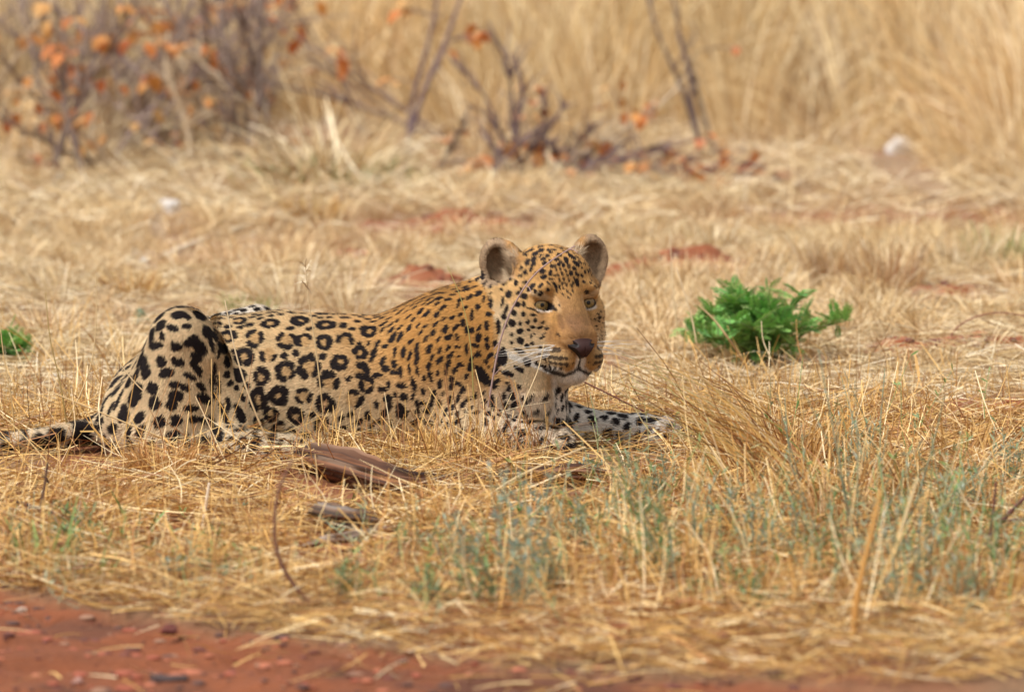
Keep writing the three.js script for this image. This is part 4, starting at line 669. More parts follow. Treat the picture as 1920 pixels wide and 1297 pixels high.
// --- single dry grass stalks that stand out
function stalk(label, pts, z, w, c0, c1, seed, head = 0, leaf = null) {
  const r = rng(seed), o = spot(pts[0][0], pts[0][1]), q = along([V(0, -0.01, 0), ...pts.slice(1).map(([px, py]) => at3(o, Q(px, py, o.z + z)))], 18), m = new Mesher(), t = thing('grass_stalk', label, 'grass stalk', o, 'single dry stalks');
  m.tube(q, (e) => w * (1 - 0.5 * e), 5, c0, c1, 0.15, r); part('stem', m.geo(true), M.straw, t);
  if (head) { const hm = new Mesher(), tip = q[q.length - 1]; for (let k = 0; k < head; k++) { const b = q[q.length - 1 - Math.floor(r() * 5)], d = V(r() - 0.5, r() * 0.7 - 0.25, r() - 0.5).normalize().multiplyScalar(0.012 + 0.024 * r()); hm.ribbon([b, b.clone().add(d.clone().multiplyScalar(0.5)).add(V(0, 0.003, 0)), b.clone().add(d)], (e) => 0.0042 * (1 - 0.6 * e), V(0.7, 0.6, 0.2), [0.72, 0.60, 0.42]); } part('seed_head', hm.geo(), M.straw, t); }
  if (leaf) for (const [a, b, c, col] of leaf) { const lm = new Mesher(), A = at3(o, Q(a[0], a[1], o.z + z)), B2 = at3(o, Q(b[0], b[1], o.z + z + 0.01)), C2 = at3(o, Q(c[0], c[1], o.z + z + 0.015)); lm.ribbon(along([A, B2, C2], 8), (e) => 0.007 * Math.sin(0.35 + 2.6 * e), V(0.85, 0.4, 0.3), col); part('leaf', lm.geo(), M.leaf, t); }
}
const S0 = [0.56, 0.37, 0.15], S1 = [0.70, 0.52, 0.28], SG = [0.33, 0.30, 0.09];
stalk('tall stalk with a curled seed head rising over the middle of the leopard back', [[614, 862], [604, 760], [590, 640], [576, 545], [572, 500]], 0.02, 0.0018, S0, [0.7, 0.57, 0.36], 31, 16);
stalk('slender stalk crossing the flank with two fresh green leaves', [[588, 850], [575, 800], [545, 760], [520, 712], [500, 676]], 0.02, 0.0016, [0.2, 0.13, 0.05], SG, 32, 0, [[[520, 715], [512, 690], [503, 678], [0.12, 0.20, 0.04]], [[522, 718], [517, 695], [519, 680], [0.14, 0.22, 0.05]], [[560, 805], [553, 790], [552, 775], [0.13, 0.21, 0.05]]]);
stalk('long pale blade leaning across the fold of the haunch', [[524, 868], [470, 752], [440, 655], [421, 562]], 0.03, 0.0024, S1, [0.78, 0.64, 0.42], 33);
stalk('thin greenish stalk standing in front of the neck', [[893, 850], [886, 705], [884, 662], [868, 572], [839, 498]], 0.02, 0.0015, SG, [0.5, 0.42, 0.15], 34);
stalk('long pale straw slanting across the haunch from upper left', [[440, 862], [360, 795], [270, 735], [208, 662]], 0.02, 0.0021, S1, [0.76, 0.6, 0.36], 35);
stalk('brownish green stalk standing upright left of the haunch', [[128, 848], [122, 780], [108, 700], [94, 640], [84, 548]], 0.02, 0.0020, [0.3, 0.2, 0.06], [0.5, 0.36, 0.14], 36);
stalk('pale stalk leaning right, next to the upright greenish stalk', [[95, 830], [140, 760], [168, 690], [180, 600], [179, 515]], 0.02, 0.0019, S1, S1, 37);
stalk('long straw rising steeply from the left edge', [[30, 850], [22, 760], [5, 660], [-5, 560]], 0.02, 0.0019, S0, S1, 38);
stalk('short bent stalk standing before the knee of the haunch', [[348, 605], [345, 560], [340, 545], [350, 520]], 0.0, 0.0020, S1, [0.74, 0.6, 0.38], 39);
stalk('golden straw crossing low in front of the rump', [[420, 870], [300, 820], [180, 770], [95, 735]], 0.03, 0.0022, S0, S1, 40);
stalk('straw leaning left in front of the throat', [[965, 865], [975, 780], [1010, 690], [1020, 645]], 0.03, 0.0018, S1, [0.76, 0.6, 0.36], 41);
stalk('pale straw leaning right, below the whiskers', [[960, 860], [962, 760], [958, 705], [952, 660]], 0.05, 0.0021, S1, [0.78, 0.63, 0.4], 42);
stalk('stout pale straw standing below the orange grass tuft', [[378, 995], [385, 950], [392, 905]], 0.0, 0.0045, [0.74, 0.58, 0.42], [0.8, 0.66, 0.5], 43);
stalk('thick orange straw standing in the foreground herbs at lower right', [[1597, 1200], [1610, 1110], [1632, 1010], [1652, 920]], 0.0, 0.0062, [0.54, 0.25, 0.06], [0.70, 0.40, 0.12], 44);
stalk('thick pale straw beside the thick orange one', [[1672, 1130], [1680, 1040], [1702, 960], [1722, 895]], 0.0, 0.0055, [0.62, 0.46, 0.24], [0.7, 0.55, 0.3], 45);
stalk('long straw lying aslant above the right end of the brown branch', [[855, 965], [960, 900], [1040, 862], [1098, 838]], 0.0, 0.0028, S1, S1, 46);
stalk('bent stalk in front of the green bush', [[1405, 690], [1370, 640], [1340, 600], [1310, 572]], 0.25, 0.0034, [0.52, 0.33, 0.16], [0.6, 0.43, 0.24], 47);
stalk('pale stalk standing at the left rim of the green bush', [[1320, 690], [1308, 650], [1296, 590], [1268, 500]], 0.2, 0.0024, S1, [0.75, 0.6, 0.4], 48);
stalk('crooked pale stalk in front of the middle of the green bush', [[1470, 730], [1450, 680], [1432, 640], [1428, 602]], 0.2, 0.0022, S1, [0.78, 0.66, 0.44], 49);
stalk('thin stalk arching to the right of the ear', [[1275, 690], [1268, 600], [1262, 540], [1256, 430]], 0.0, 0.0018, S1, [0.76, 0.62, 0.42], 50);

// --- tufts one can point to
function tuftThing(px, py, label, seed, n, height, spread, palette, o = {}) { return solo(o.name ?? 'grass_tuft', tuft(seed, n, height, spread, palette, o), M.straw, label, 'grass tuft', spot(px, py), o.group ?? 'grass tufts'); }
const RUSTY = [[0.50, 0.24, 0.07], [0.58, 0.30, 0.09], [0.66, 0.42, 0.17], [0.42, 0.18, 0.05]];
tuftThing(303, 905, 'dense orange grass tuft in front of the haunch', 101, 520, 0.10, 0.10, RUSTY, { lean: 0.5, w: 0.0022, bend: 0.35 });
tuftThing(250, 562, 'round golden tuft on the pale ground above the haunch', 102, 260, 0.11, 0.14, GOLD, { lean: 0.5, w: 0.004 });
tuftThing(588, 428, 'yellowish tuft in the open ground near the far tussock', 103, 260, 0.13, 0.14, [...GOLD, [0.5, 0.38, 0.12]], { lean: 0.35, w: 0.005 });
tuftThing(545, 596, 'tall straw tuft standing just behind the leopard back', 104, 170, 0.22, 0.14, PALE, { lean: 0.45, w: 0.003, bend: 0.6 });
tuftThing(658, 602, 'pale tuft behind the dip of the leopard back', 105, 110, 0.16, 0.12, PALE, { lean: 0.5, w: 0.003 });
tuftThing(1555, 535, 'straw tuft with rusty base behind the green bush', 106, 260, 0.17, 0.16, PALE, { lean: 0.25, w: 0.004, base: [0.45, 0.22, 0.09] });
tuftThing(1668, 545, 'upright straw tuft right of the pale bent stick', 107, 260, 0.18, 0.18, PALE, { lean: 0.25, w: 0.004, base: [0.48, 0.25, 0.1] });
tuftThing(1790, 520, 'wide straw tuft between the bent stick and the right edge', 108, 240, 0.15, 0.22, PALE, { lean: 0.3, w: 0.004 });
tuftThing(1878, 505, 'olive tuft of grass at the right edge', 109, 260, 0.15, 0.2, [...GREEN, ...PALE], { lean: 0.3, w: 0.004 });
tuftThing(1210, 470, 'low pale tuft beyond the right ear', 110, 200, 0.12, 0.2, PALE, { lean: 0.4, w: 0.005 });
tuftThing(1340, 480, 'straw tuft on the red mound beyond the green bush', 111, 200, 0.13, 0.14, PALE, { lean: 0.3, w: 0.005 });
tuftThing(120, 560, 'pale tuft at the left, beyond the leopard tail', 112, 180, 0.12, 0.2, PALE, { lean: 0.45, w: 0.004 });
tuftThing(1490, 905, 'rusty straw tuft right of the stretched foreleg', 113, 320, 0.20, 0.14, GOLD, { lean: 0.45, w: 0.0028, base: [0.44, 0.2, 0.06], bend: 0.5 });
tuftThing(1690, 800, 'small reddish tuft on the straw at the right', 114, 200, 0.09, 0.16, RUSTY, { lean: 0.4, w: 0.0026 });
tuftThing(470, 590, 'fresh green tuft half hidden behind the far knee', 115, 130, 0.075, 0.16, [[0.20, 0.30, 0.07], [0.28, 0.36, 0.12], [0.45, 0.42, 0.18]], { lean: 0.35, w: 0.0032, name: 'green_tuft' });
tuftThing(660, 962, 'small bright green sprout above the broken driftwood', 116, 16, 0.055, 0.05, [[0.12, 0.26, 0.05], [0.16, 0.31, 0.06]], { lean: 0.3, w: 0.0042, bend: 0.25, name: 'green_sprout' });
tuftThing(622, 968, 'tiny green sprout left of the bright one', 117, 9, 0.035, 0.03, [[0.12, 0.26, 0.06]], { lean: 0.5, w: 0.004, name: 'green_sprout' });
tuftThing(70, 1060, 'loose green blades growing under the thorny twig', 118, 20, 0.12, 0.10, [[0.17, 0.28, 0.07], [0.24, 0.34, 0.1]], { lean: 0.45, w: 0.006, bend: 0.4, name: 'green_grass' });
tuftThing(258, 1020, 'bent green blade left of the dark upright twig', 119, 6, 0.12, 0.03, [[0.13, 0.27, 0.07]], { lean: 0.5, w: 0.007, bend: 0.5, name: 'green_grass' });
tuftThing(150, 1085, 'low green grass clump at the edge of the red track', 120, 40, 0.06, 0.12, [[0.14, 0.26, 0.06], [0.24, 0.32, 0.12]], { lean: 0.6, w: 0.006, name: 'green_grass' });
tuftThing(380, 1010, 'short green blade under the stout pale straw', 121, 4, 0.05, 0.02, [[0.16, 0.32, 0.06]], { lean: 0.3, w: 0.006, name: 'green_sprout' });
for (const [px, py, label, seed, n, hh, sp] of [[1235, 950, 'golden tuft below the paw, among the first weeds', 161, 110, 0.14, 0.10], [1385, 1000, 'loose tuft in the middle of the right foreground', 162, 120, 0.18, 0.12], [1570, 1010, 'tall tuft just left of the thick orange straw', 163, 120, 0.20, 0.12], [1745, 970, 'tall pale tuft behind the broad leaved grey herb', 164, 130, 0.20, 0.13], [1875, 1140, 'rusty tuft at the lower right corner of the straw', 165, 150, 0.13, 0.14], [1095, 1060, 'low golden tuft under the branch end', 166, 100, 0.12, 0.10], [1815, 890, 'straw tuft at the right edge, level with the paw', 167, 120, 0.17, 0.13], [1500, 1140, 'golden tuft on the verge left of the thick orange straw', 168, 120, 0.11, 0.13], [840, 1010, 'loose straw tuft right of the broken driftwood', 169, 90, 0.12, 0.10], [470, 1010, 'small straw tuft left of the dark upright twig', 170, 90, 0.09, 0.10], [200, 970, 'loose straw tuft below the orange one, near the thorny twig', 171, 90, 0.10, 0.12], [760, 880, 'straw tuft in front of the belly, behind the brown branch', 172, 80, 0.12, 0.10], [880, 880, 'straw tuft before the elbow of the near foreleg', 173, 90, 0.14, 0.11]]) tuftThing(px, py, label, seed, n, hh, sp, GOLD, { lean: 0.5, w: 0.0027, bend: 0.5, base: [0.46, 0.23, 0.075] });
{ // the big arching tussock in the background
  const t = thing('tussock', 'large arching straw tussock with a green foot in the middle background', 'tussock', spot(610, 356));
  const s = [tuft(131, 320, 0.42, 0.50, PALE, { lean: 0.75, bend: 1.5, w: 0.008, segs: 6 }), tuft(132, 60, 0.75, 0.25, PALE, { lean: 1.0, bend: 1.1, w: 0.010, segs: 6 })];
  part('blades', mergeGeometries(s), M.straw, t); part('green_foot', tuft(133, 260, 0.15, 0.7, [...GREEN, [0.3, 0.3, 0.12], [0.3, 0.16, 0.06]], { lean: 0.4, w: 0.008 }), M.straw, t);
}
{ // straw sweeping to the upper left, at the right of the foreleg
  const r = rng(140), g = gaussOf(r), o = spot(1460, 925), m = new Mesher();
  for (let k = 0; k < 200; k++) { const b = spot(1465 + g() * 75, 915 + g() * 32), f = Math.pow(r(), 0.7), tip = Q(lerp(b.x * 900 + 960 - 60, 1232 + g() * 65, f), lerp(870, 700 + g() * 50, f), b.z + (r() - 0.5) * 0.2), mid = b.clone().lerp(tip, 0.5).add(V(0.02 * g(), 0.02 + 0.02 * r(), 0)), c = pick(GOLD, r), e = 0.85 + 0.4 * r(); m.ribbon(along([at3(o, b), at3(o, mid), at3(o, tip)], 6), (t) => 0.0032 * (1 - 0.6 * t), V(0.5, 0.8, 0.3).normalize(), shadeOf(c, e), shadeOf(r() < 0.2 ? [0.42, 0.40, 0.17] : c, e)); }
  const ls = thing('leaning_straw', 'big clump of straw sweeping to the upper left, right of the foreleg', 'grass clump', o); part('straws', m.geo(), M.straw, ls).userData.kind = 'stuff';
}
{ // loose long straws standing criss-cross round the leopard
  const r = rng(150), g = gaussOf(r), m = new Mesher();
  const put = (x0, x1, y0, y1, n, rise, lean, w) => { for (let k = 0; k < n; k++) { const b = spot(lerp(x0, x1, r()), lerp(y0, y1, r())), L = rise * (0.35 + 0.8 * r()), a = g() * lean, c = pick(GOLD, r), e = 0.9 + 0.4 * r(), tip = b.clone().add(V(Math.sin(a) * L, Math.cos(a) * L * 0.9, g() * 0.04)), mid = b.clone().lerp(tip, 0.5).add(V(g() * 0.012, g() * 0.008, 0)); m.ribbon(along([b, mid, tip], 5), (t) => w * (0.8 + 0.5 * r()) * (1 - 0.5 * t), V(0.8, 0.5, 0.2).normalize(), shadeOf(c, e), shadeOf(c, e * 1.1)); } };
  put(200, 460, 855, 900, 70, 0.22, 0.75, 0.0026); put(0, 200, 860, 920, 22, 0.22, 0.7, 0.0026); put(560, 1010, 862, 905, 130, 0.15, 0.35, 0.0024); put(780, 1020, 870, 900, 60, 0.20, 0.3, 0.0024); put(1050, 1400, 880, 930, 50, 0.09, 0.6, 0.0024); put(1250, 1800, 690, 860, 170, 0.13, 0.35, 0.003); put(1100, 1300, 700, 830, 60, 0.12, 0.4, 0.0026); put(0, 250, 640, 830, 90, 0.20, 0.5, 0.0028); put(500, 1900, 940, 1130, 110, 0.14, 0.5, 0.003); put(1200, 1900, 930, 1180, 150, 0.22, 0.4, 0.0034); put(0, 640, 960, 1080, 120, 0.13, 0.6, 0.0032); put(640, 1250, 980, 1180, 150, 0.15, 0.5, 0.0034); put(1500, 1920, 820, 1000, 110, 0.2, 0.4, 0.003);
  stuff('standing_straw', m.geo(), M.straw, 'loose single straws standing criss-cross around the leopard');
}

{ // wispy weeds between the straw of the foreground
  const r = rng(155), g = gaussOf(r), m = new Mesher(), W = [[0.26, 0.34, 0.16], [0.33, 0.40, 0.24], [0.36, 0.42, 0.28], [0.20, 0.34, 0.09], [0.42, 0.40, 0.18], [0.24, 0.36, 0.12]];
  const put = (cx, cy, sx, sy, n, rise) => { for (let k = 0; k < n; k++) { const b = spot(cx + g() * sx, cy + g() * sy), L = rise * (0.35 + 0.8 * r()), a = g() * 0.35, c = pick(W, r), tip = b.clone().add(V(Math.sin(a) * L, Math.cos(a) * L, g() * 0.05)), q = along([b, b.clone().lerp(tip, 0.5).add(V(g() * 0.012, 0, g() * 0.01)), tip], 6); m.ribbon(q, (t) => 0.0024 * (1 - 0.5 * t), V(0.8, 0.4, 0.3).normalize(), c); for (let j = 0; j < 5; j++) { const p = q[1 + Math.floor(r() * 6)], d = V(g(), 0.4 + r(), g()).normalize().multiplyScalar(0.010 + 0.014 * r()); m.ribbon([p, p.clone().addScaledVector(d, 0.5), p.clone().add(d)], (t) => 0.005 * Math.sin(0.4 + 2.6 * t), V(g(), g(), g()).normalize(), shadeOf(c, 0.85 + 0.3 * r())); } } };
  put(980, 1090, 80, 40, 46, 0.15); put(1190, 1010, 60, 50, 60, 0.17); put(1400, 1060, 110, 50, 56, 0.15); put(1640, 1060, 110, 50, 64, 0.18); put(1820, 1060, 60, 50, 50, 0.17); put(1600, 900, 120, 50, 30, 0.2); put(150, 1050, 110, 30, 50, 0.09); put(380, 1080, 80, 25, 35, 0.07); put(760, 1080, 90, 40, 30, 0.1);
  const o = stuff('weeds', m.geo(), M.leaf, 'wispy grey green weeds mixed into the foreground straw'); o.userData.category = 'weeds';
}

// --- green bush of feathery leaves
function frond(seed, len, pairs, c) {
  const r = rng(seed), m = new Mesher(), stemPts = []; for (let k = 0; k <= 6; k++) { const t = k / 6; stemPts.push(V(0, Math.sin(t * 1.2) * len * 0.16, len * t)); }
  m.tube(stemPts, () => 0.0008, 3, [0.14, 0.22, 0.06]); const cv = new THREE.CatmullRomCurve3(stemPts);
  for (let k = 1; k <= pairs; k++) for (const s of [-1, 1]) {
    const t = k / pairs, p = cv.getPoint(t), L = len * 0.25 * Math.sin(0.5 + 2.2 * t) * (0.8 + 0.4 * r()), d = V(s * 0.92, 0.12 + 0.3 * (r() - 0.5), 0.40).normalize(), w = V(0.2 * s, 0.15 * (r() - 0.5), 1).normalize().multiplyScalar(L * 0.26), e = p.clone().addScaledVector(d, L), q = p.clone().addScaledVector(d, L * 0.5), f = 0.8 + 0.4 * r(), cc = shadeOf(c, f);
    const a = m.v(p.x, p.y, p.z, cc), b = m.v(q.x + w.x, q.y + w.y + 0.001, q.z + w.z, cc), g = m.v(e.x, e.y, e.z, cc), h = m.v(q.x - w.x, q.y - w.y + 0.001, q.z - w.z, cc); m.i.push(a, b, g, a, g, h);
  }
  return m.geo();
}
const FRONDS = [0, 1, 2, 3].map((k) => frond(200 + k, 0.066 - k * 0.005, 14, [[0.18, 0.44, 0.08], [0.28, 0.53, 0.11], [0.13, 0.34, 0.07], [0.36, 0.50, 0.14]][k]));
function bush(px, py, label, seed, stems, w, height, perStem) {
  const r = rng(seed), g = gaussOf(r), t = thing('green_bush', label, 'bush', spot(px, py)); const more = [];
  for (let k = 0; k < stems; k++) {
    const an = r() * 6.28318, out = Math.sqrt(r()), tip = V(Math.cos(an) * w * out, height * (1.08 - 0.85 * out * out) * (0.7 + 0.4 * r()), Math.sin(an) * w * 0.8 * out), q = along([V(Math.cos(an) * 0.02, 0, Math.sin(an) * 0.02), tip.clone().multiplyScalar(0.5).add(V(0, height * 0.12, 0)), tip], 10), m = new Mesher();
    m.tube(q, (e) => 0.0024 * (1 - 0.6 * e), 4, [0.20, 0.13, 0.06], [0.16, 0.22, 0.06]); part('stem', m.geo(true), M.twig, t);
    for (let j = 0; j < perStem; j++) {
      const e = 0.12 + 0.88 * (j + 0.5 * r()) / perStem, p = q[Math.min(10, Math.round(e * 10))], f = part('leaf', FRONDS[Math.floor(r() * 4)], M.leaf, t), d = V(Math.cos(an + g() * 1.4), 0.1 + 0.7 * r(), Math.sin(an + g() * 1.4)).normalize();
      f.position.copy(p); f.quaternion.setFromUnitVectors(V(0, 0, 1), d).multiply(new THREE.Quaternion().setFromAxisAngle(V(0, 0, 1), g() * 0.6)); f.scale.setScalar(0.65 + 0.55 * r());
      for (let e2 = 0; e2 < 1.3; e2++) { const p2 = q[2 + Math.floor(r() * 9)], d2 = V(g(), 0.3 + 0.5 * g(), g()).normalize(), gq = FRONDS[Math.floor(r() * 4)].clone(), sc = 0.6 + 0.5 * r(); gq.applyMatrix4(new THREE.Matrix4().compose(p2, new THREE.Quaternion().setFromUnitVectors(V(0, 0, 1), d2), V(sc, sc, sc))); more.push(gq); }
    }
  }
  part('small_leaves', mergeGeometries(more), M.leaf, t).userData.kind = 'stuff';
}
bush(1430, 684, 'bright green feathery bush growing right of the leopard', 210, 30, 0.265, 0.175, 10);
bush(2, 682, 'small green feathery plant cut by the left edge', 211, 12, 0.06, 0.07, 5);

// --- herbs
function leafGeo(len, wid, c, fold = 0.2) { const m = new Mesher(), n = 6; let A = null; for (let k = 0; k <= n; k++) { const t = k / n, w = wid * Math.sin(0.12 + 2.95 * t) * 0.5, y = -len * 0.25 * t * t, f = 0.92 + 0.14 * ((k * 7) % 3) / 2, cc = shadeOf(c, f), a = [m.v(-w, y + fold * w, len * t, cc), m.v(0, y, len * t, shadeOf(cc, 0.93)), m.v(w, y + fold * w, len * t, cc)]; if (A) m.i.push(A[0], A[1], a[1], A[0], a[1], a[0], A[1], A[2], a[2], A[1], a[2], a[1]); A = a; } return m.geo(true); }
const SAGE = [[0.36, 0.43, 0.31], [0.42, 0.47, 0.38], [0.26, 0.38, 0.20]], TEAL = [[0.30, 0.42, 0.34], [0.38, 0.46, 0.40]], HERBG = [[0.20, 0.34, 0.11], [0.30, 0.40, 0.19]];
function herb(px, py, tx, ty, label, seed, leaves, len, wid, tones, o = {}) {
  const r = rng(seed), g = gaussOf(r), t = thing(o.name ?? 'grey_herb', label, 'herb', spot(px, py), o.group ?? 'foreground herbs'), tip = at3(t.position, Q(tx, ty, t.position.z + (r() - 0.5) * 0.1)), shapes = tones.map((c) => leafGeo(len * 0.95, wid * 0.62, c));
  const main = along([V(0, -0.01, 0), tip.clone().multiplyScalar(0.5).add(V(g() * 0.012, g() * 0.01, g() * 0.01)), tip], 16), H = tip.length(), stems = [main];
  for (let k = 0; k < (o.side ?? 2) + 3; k++) { const b = V(g() * 0.012, -0.005, g() * 0.012), e = tip.clone().multiplyScalar(0.45 + 0.6 * r()).add(V(g() * 0.30 * H, 0, g() * 0.2 * H)); stems.push(along([b, b.clone().lerp(e, 0.5).add(V(g() * 0.01, H * 0.05, 0)), e], 14)); }
  stems.forEach((q, si) => {
    const m = new Mesher(); m.tube(q, (e) => (si ? 0.0015 : 0.0022) * (1 - 0.6 * e), 5, [0.24, 0.24, 0.15], [0.30, 0.36, 0.24], 0.2, r); part('stem', m.geo(true), M.twig, t);
    const n = Math.round(leaves * (si ? 0.42 : 0.6)); for (let k = 0; k < n; k++) { const e = Math.pow(0.12 + 0.88 * (k + r()) / n, 0.9), p = q[Math.min(q.length - 1, Math.floor(e * (q.length - 1)))], a = k * 2.4 + r(), f = part('leaf', shapes[Math.floor(r() * shapes.length)], M.leaf, t); f.position.copy(p); f.quaternion.setFromUnitVectors(V(0, 0, 1), V(Math.cos(a), 0.35 + 0.7 * r(), Math.sin(a)).normalize()); f.scale.setScalar((0.6 + 0.6 * r()) * (1 - 0.35 * e)); }
  });
}
herb(1612, 1045, 1535, 655, 'tallest grey green herb, its stem rising before the right end of the green bush', 301, 26, 0.022, 0.008, SAGE, { side: 2 });
herb(1690, 1010, 1772, 742, 'grey green herb stem slanting to the upper right', 302, 16, 0.024, 0.008, SAGE, { side: 1 });
herb(1690, 1150, 1690, 920, 'bushy herb with dark shaded foot right of the thick orange straw', 303, 34, 0.030, 0.011, SAGE, { side: 5 });
herb(1715, 1105, 1792, 890, 'broad leaved grey herb leaning to the right edge', 304, 30, 0.032, 0.012, SAGE, { side: 3 });
herb(1865, 1085, 1882, 940, 'green herb by the dark forked twig', 305, 26, 0.030, 0.014, HERBG, { side: 3 });
herb(1262, 1085, 1152, 832, 'green herb leaning left below the stretched foreleg', 306, 34, 0.034, 0.012, HERBG, { side: 3 });
herb(975, 1155, 952, 872, 'bluish herb with rounded leaves below the right end of the branch', 307, 30, 0.024, 0.017, TEAL, { side: 4 });
herb(925, 1150, 862, 1010, 'low green herb left of the bluish one', 308, 26, 0.030, 0.010, HERBG, { side: 3 });
herb(1418, 1080, 1432, 905, 'grey herb in the middle of the foreground herbs', 309, 26, 0.026, 0.010, SAGE, { side: 3 });
herb(1312, 1060, 1292, 895, 'pale grey herb right of the leaning green one', 310, 22, 0.024, 0.009, SAGE, { side: 2 });
herb(1520, 985, 1472, 745, 'thin grey herb stem before the leaning straw clump', 311, 16, 0.020, 0.007, SAGE, { side: 1 });
herb(1655, 940, 1660, 690, 'thin herb stem standing right of the tallest one', 312, 14, 0.020, 0.007, SAGE, { side: 1 });
herb(1190, 1075, 1215, 985, 'small dark green herb at the foot of the leaning green herb', 313, 22, 0.028, 0.013, HERBG, { side: 3 });
herb(1310, 1130, 1300, 1080, 'low olive sprout at the border of straw and track', 314, 16, 0.028, 0.012, HERBG, { side: 2 });
herb(755, 1060, 765, 968, 'faint green herb right of the broken driftwood', 315, 16, 0.020, 0.007, HERBG, { side: 2 });
herb(330, 1095, 300, 1040, 'low bluish herb near the red track at the left', 316, 22, 0.022, 0.012, TEAL, { side: 3 });
herb(455, 1085, 360, 1045, 'green trailing herb at the left of the dark upright twig', 317, 24, 0.024, 0.009, HERBG, { side: 2 });
herb(1840, 1000, 1815, 860, 'grey green herb tips near the right edge', 318, 20, 0.022, 0.009, SAGE, { side: 2 });
herb(1040, 1120, 1010, 1000, 'wispy grey herb right of the bluish one', 331, 34, 0.024, 0.009, SAGE, { side: 5 });
herb(1100, 1060, 1085, 930, 'thin wispy herb between the branch end and the leaning green herb', 332, 34, 0.024, 0.009, SAGE, { side: 5 });
herb(1235, 960, 1240, 850, 'wispy grey stem just below the paw', 333, 34, 0.024, 0.009, SAGE, { side: 5 });
herb(1360, 1010, 1350, 880, 'wispy grey herb left of the middle foreground herb', 334, 34, 0.024, 0.009, SAGE, { side: 5 });
herb(1475, 1060, 1480, 930, 'wispy herb right of the middle foreground herb', 335, 34, 0.024, 0.009, SAGE, { side: 5 });
herb(1545, 1100, 1560, 960, 'wispy green herb left of the thick orange straw', 336, 34, 0.024, 0.009, HERBG, { side: 5 });
herb(1590, 900, 1600, 770, 'wispy stems behind the tallest grey green herb', 337, 34, 0.024, 0.009, SAGE, { side: 5 });
herb(1770, 1000, 1800, 850, 'wispy herb above the broad leaved grey herb', 338, 34, 0.024, 0.009, SAGE, { side: 5 });
herb(1890, 930, 1880, 800, 'wispy herb cut by the right edge', 339, 34, 0.024, 0.009, SAGE, { side: 5 });
herb(870, 1090, 850, 960, 'wispy grey herb above the low green herb', 340, 34, 0.024, 0.009, TEAL, { side: 5 });
herb(1000, 1010, 985, 900, 'wispy teal herb behind the bluish one', 341, 34, 0.024, 0.009, TEAL, { side: 5 });
herb(820, 1150, 800, 1060, 'wispy olive herb at the middle of the verge', 342, 34, 0.024, 0.009, HERBG, { side: 5 });
herb(640, 1130, 650, 1050, 'wispy olive herb right of the dark upright twig', 343, 34, 0.024, 0.009, HERBG, { side: 5 });
herb(120, 1040, 110, 940, 'wispy green herb behind the thorny twig', 344, 34, 0.024, 0.009, HERBG, { side: 5 });
herb(1430, 1160, 1440, 1060, 'low wispy herb at the verge left of the thick orange straw', 345, 34, 0.024, 0.009, HERBG, { side: 5 });
herb(1800, 1160, 1815, 1040, 'wispy herb at the lower right under the broad leaved one', 346, 34, 0.024, 0.009, SAGE, { side: 5 });
herb(1105, 905, 1100, 862, 'teal leaved seedling over the right end of the brown branch', 319, 20, 0.018, 0.013, TEAL, { side: 4, name: 'seedling', group: 'seedlings' });
herb(1180, 880, 1165, 845, 'green seedling right of the brown branch', 320, 14, 0.018, 0.010, HERBG, { side: 3, name: 'seedling', group: 'seedlings' });
herb(258, 616, 262, 582, 'teal seedling on the pale ground left of the haunch', 321, 18, 0.024, 0.014, [[0.16, 0.33, 0.22], [0.2, 0.36, 0.25]], { side: 4, name: 'seedling', group: 'seedlings' });
herb(395, 602, 398, 580, 'small green seedling behind the knee', 322, 12, 0.020, 0.011, HERBG, { side: 2, name: 'seedling', group: 'seedlings' });
herb(725, 615, 722, 582, 'bluish seedling behind the dip of the back', 323, 14, 0.022, 0.012, TEAL, { side: 3, name: 'seedling', group: 'seedlings' });
herb(900, 925, 880, 888, 'grey seedling on the middle of the brown branch', 324, 16, 0.018, 0.014, TEAL, { side: 3, name: 'seedling', group: 'seedlings' });

// --- stones and clods
function rock(px, py, label, seed, size, c, o = {}) {
  const g = new THREE.IcosahedronGeometry(1, 4), p = g.attributes.position, col = new Float32Array(p.count * 3);
  for (let i = 0; i < p.count; i++) { const x = p.getX(i), y = p.getY(i), z = p.getZ(i), n = noise3(x * 1.3 + seed, y * 1.3, z * 1.3) * 0.32 + noise3(x * 3 + seed, y * 3, z * 3) * 0.12, k = 1 + n; p.setXYZ(i, x * k * size, y * k * size * (o.flat ?? 0.7), z * k * size); const f = 0.85 + 0.3 * noise3(x * 6, y * 6 + seed, z * 6); col.set(shadeOf(c, f), i * 3); }
  g.setAttribute('color', new THREE.BufferAttribute(col, 3)); g.computeVertexNormals();
  return solo(o.name ?? 'stone', g, M.stone, label, o.category ?? 'stone', up(spot(px, py), size * 0.3), o.group ?? 'stones');
}
const CHALK = [0.74, 0.70, 0.67];
rock(320, 396, 'white stone on the ground before the left shrub', 1, 0.040, CHALK, { flat: 0.85 });
rock(1688, 290, 'large white stone at the foot of the far grass on the right', 2, 0.062, CHALK, { flat: 0.95 });
rock(1217, 655, 'white stone left of the green bush', 3, 0.015, CHALK);
rock(243, 415, 'small white stone left of the white stone before the shrub', 4, 0.016, CHALK);
rock(135, 455, 'small pale stone at the far left of the open ground', 5, 0.014, CHALK);
rock(62, 462, 'pale stone nearest the left edge on the open ground', 6, 0.014, CHALK);
rock(268, 492, 'white stone at the end of the short grey stick', 7, 0.017, CHALK);
rock(100, 708, 'white pebble among straw left of the haunch', 8, 0.011, CHALK);
rock(170, 682, 'smaller white pebble right above the one left of the haunch', 9, 0.009, CHALK);
rock(1688, 684, 'flat white pebble by the reddish twig', 10, 0.011, CHALK, { flat: 0.5 });
